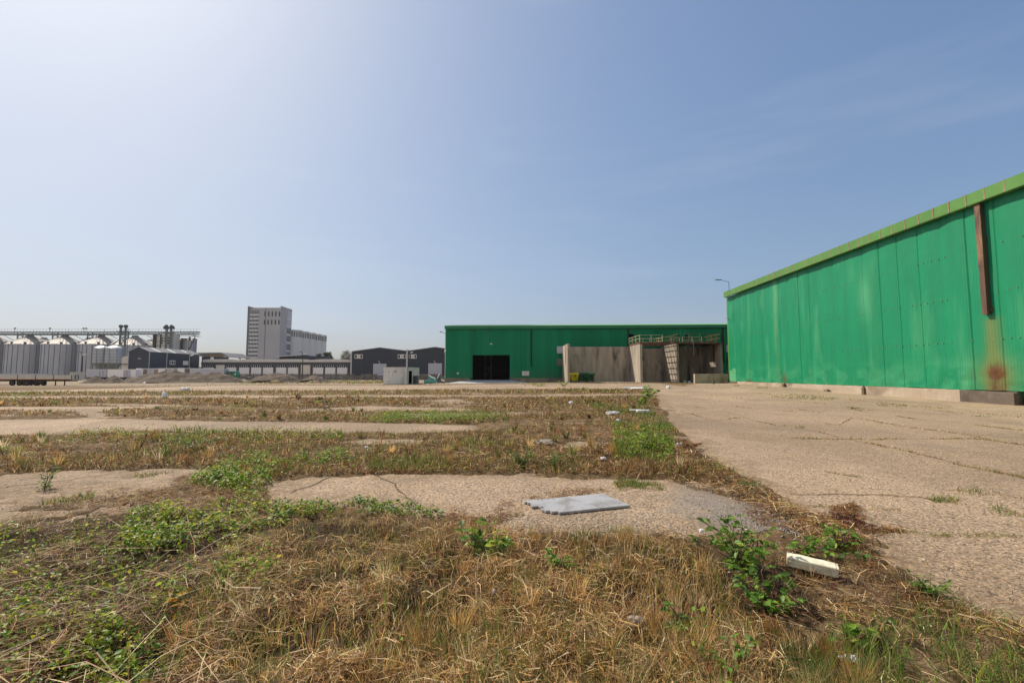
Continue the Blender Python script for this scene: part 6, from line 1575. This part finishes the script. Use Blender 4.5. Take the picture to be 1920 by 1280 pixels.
put(lump('plastic_sheet', 'plastic_white', (1.15, .35, .14), 44), 1189, 729, .02, 'long white plastic sheet crumpled in the grass before the bay', 'litter')
put(lump('plastic_bag', 'plastic_white', (.2, .15, .28), 54), 1253, 728.5, .02, 'small white plastic bag right of the long crumpled sheet', 'litter')
put(lump('plastic_sheet', 'plastic_white', (.30, .12, .09), 64), 1149, 780, .04, 'crumpled strip of white plastic left of the foam slabs', 'litter', .35)
put(lump('plastic_scrap', 'plastic_white', (.09, .06, .05), 74), 1159, 793, .04, 'white scrap of plastic under the crumpled strip', 'litter')
put(lump('plastic_scrap', 'plastic_white', (.075, .06, .06), 84), 1273, 843, .04, 'pale plastic cup on the dead leaves at the pavement corner', 'litter')
put(lump('plastic_scrap', 'plastic_white', (.05, .04, .035), 94), 1132, 873, .05, 'white plastic scrap in the green strip above the panel', 'litter')
put(lump('plastic_scrap', 'plastic_white', (.02, .018, .025), 104), 1316, 1008, .03, 'bright white scrap at the top of the bramble bush', 'litter')
put(lump('plastic_scrap', 'plastic_white', (.12, .1, .09), 114), 1071, 760, .05, 'white plastic container far back in the dry strip', 'litter')
put(lump('plastic_bag', 'plastic_white', (.4, .3, .28), 124), 270, 718.5, .02, 'white rubbish at the foot of the biggest gravel pile', 'litter')
put(lump('paper_scrap', 'plastic_white', (.055, .025, .012), 134), 1592, 1252, .02, 'torn pale paper at the bottom right among stems', 'litter')
put(lump('paper_scrap', 'foam', (.03, .02, .025), 144), 660, 1277, .02, 'pale chunk at the bottom edge left of centre', 'litter')
put(lump('plastic_scrap', 'plastic_white', (.014, .012, .02), 154), 926, 1150, .05, 'tiny white scrap in the golden grass', 'litter')
put(lump('plastic_scrap', 'plastic_white', (.04, .035, .03), 164), 687, 848, .05, 'white scrap beside the dead canes, left of centre', 'litter')
put(MB().box(-.25, .25, -.10, .10, 0, .09).build('foam_slab', 'plastic_white', None, bevel=.015), 1206, 778, .05, 'white foam slab under the leaning sapling', 'foam slab', .05)
put(MB().box(-.22, .22, -.10, .10, 0, .06).build('foam_slab', 'plastic_white', None, bevel=.015), 1192, 776, .04, 'thinner white foam slab poking out to the left', 'foam slab', -.08)
put(MB().box(-.55, .55, -.06, .06, 0, .05).build('pale_plank', 'apron', None), 1127, 718, .05, 'pale plank lying on the ground in front of the bay wall', 'plank', .03)
for i, (p, q) in enumerate(((1284, 716), (1293, 716.5), (1300, 714.5), (1308, 717))):
    put(lump('plastic_bag', 'plastic_white', (.28, .2, .2), 170 + i * 7, 2), p, q, .02, ('white rubbish bag in the bay, left end of the heap', 'white rubbish bag in the bay, second from left', 'white rubbish bag in the bay, farthest back', 'white rubbish bag at the corner of the low wall')[i], 'litter', i)
# pebbles
def pebbles(poly, n, s0, s1, seed, pave=0, thr=.45):
    x, y, z = scatter(poly, n, thr, 1.5, seed, pave); n = len(x)
    o8 = np.array([(1, 0, 0), (-1, 0, 0), (0, 1, 0), (0, -1, 0), (0, 0, 1), (0, 0, -1.)]); f8 = np.array([(0, 2, 4), (2, 1, 4), (1, 3, 4), (3, 0, 4), (2, 0, 5), (1, 2, 5), (3, 1, 5), (0, 3, 5)])
    s = U(s0, s1, n) * U(.5, 1, n); v = o8[None] * U(.6, 1.2, (n, 6, 1)) * (s[:, None] * U(.6, 1.1, (n, 3)))[:, None]
    a = U(0, 6.28, n); ca, sa = np.cos(a)[:, None], np.sin(a)[:, None]
    v = np.stack([v[..., 0] * ca - v[..., 1] * sa, v[..., 0] * sa + v[..., 1] * ca, v[..., 2] * .7], -1) + np.stack([x, y, z + s * .25], 1)[:, None]
    c_ = np.repeat(pick([(np.array([(.32, .28, .24), (.20, .18, .165), (.42, .37, .31), (.12, .11, .10)]), 1)], n), 6, 0)
    return v.reshape(-1, 3), (f8[None] + np.arange(n)[:, None, None] * 6).reshape(-1, 3), c_
PV, PT_, PC = [], [], []; off = 0
for a in ((GRAVEL_PX, 5200, .006, .022, 401), ([(930, 965), (1280, 960), (1300, 1010), (960, 1005)], 4200, .005, .018, 402), ([(500, 890), (1290, 890), (1290, 960), (900, 990), (500, 940)], 1500, .006, .02, 403), ([(1290, 1010), (1700, 1010), (1900, 1200), (1300, 1280)], 1600, .005, .018, 404), ([(1230, 745), (1920, 760), (1920, 1180), (1600, 990)], 1500, .006, .022, 405), ([(-100, 880), (350, 880), (300, 945), (-100, 960)], 900, .006, .02, 406), (EG, 2600, .006, .022, 407)):
    v, f, c_ = pebbles(*a); PV.append(v); PT_.append(f + off); PC.append(c_); off += len(v)
veg_mat('pebble', 0.0, .85)
tag(np_mesh('gravel', np.concatenate(PV), tris=np.concatenate(PT_), mat='pebble', cols={'tint': np.clip(np.concatenate(PC), 0, 1)}), 'loose grey gravel scattered over the slabs', 'gravel', kind='stuff')
# ------------------------------------------------------------------ haze in the air
m, t = nt('haze_air')
vol = node(t, "ShaderNodeVolumePrincipled"); vol.inputs['Color'].default_value = (.93, .96, 1.0, 1); vol.inputs['Density'].default_value = .00010; vol.inputs['Anisotropy'].default_value = .35
o_ = node(t, "ShaderNodeOutputMaterial"); t.links.new(vol.outputs[0], o_.inputs['Volume'])
MATS['haze_air'] = m
hz_ = MB().box(-460, 160, -60, 420, -3, 46).build('haze', 'haze_air'); tag(hz_, 'thin pale summer haze over the yard', 'haze', kind='stuff')
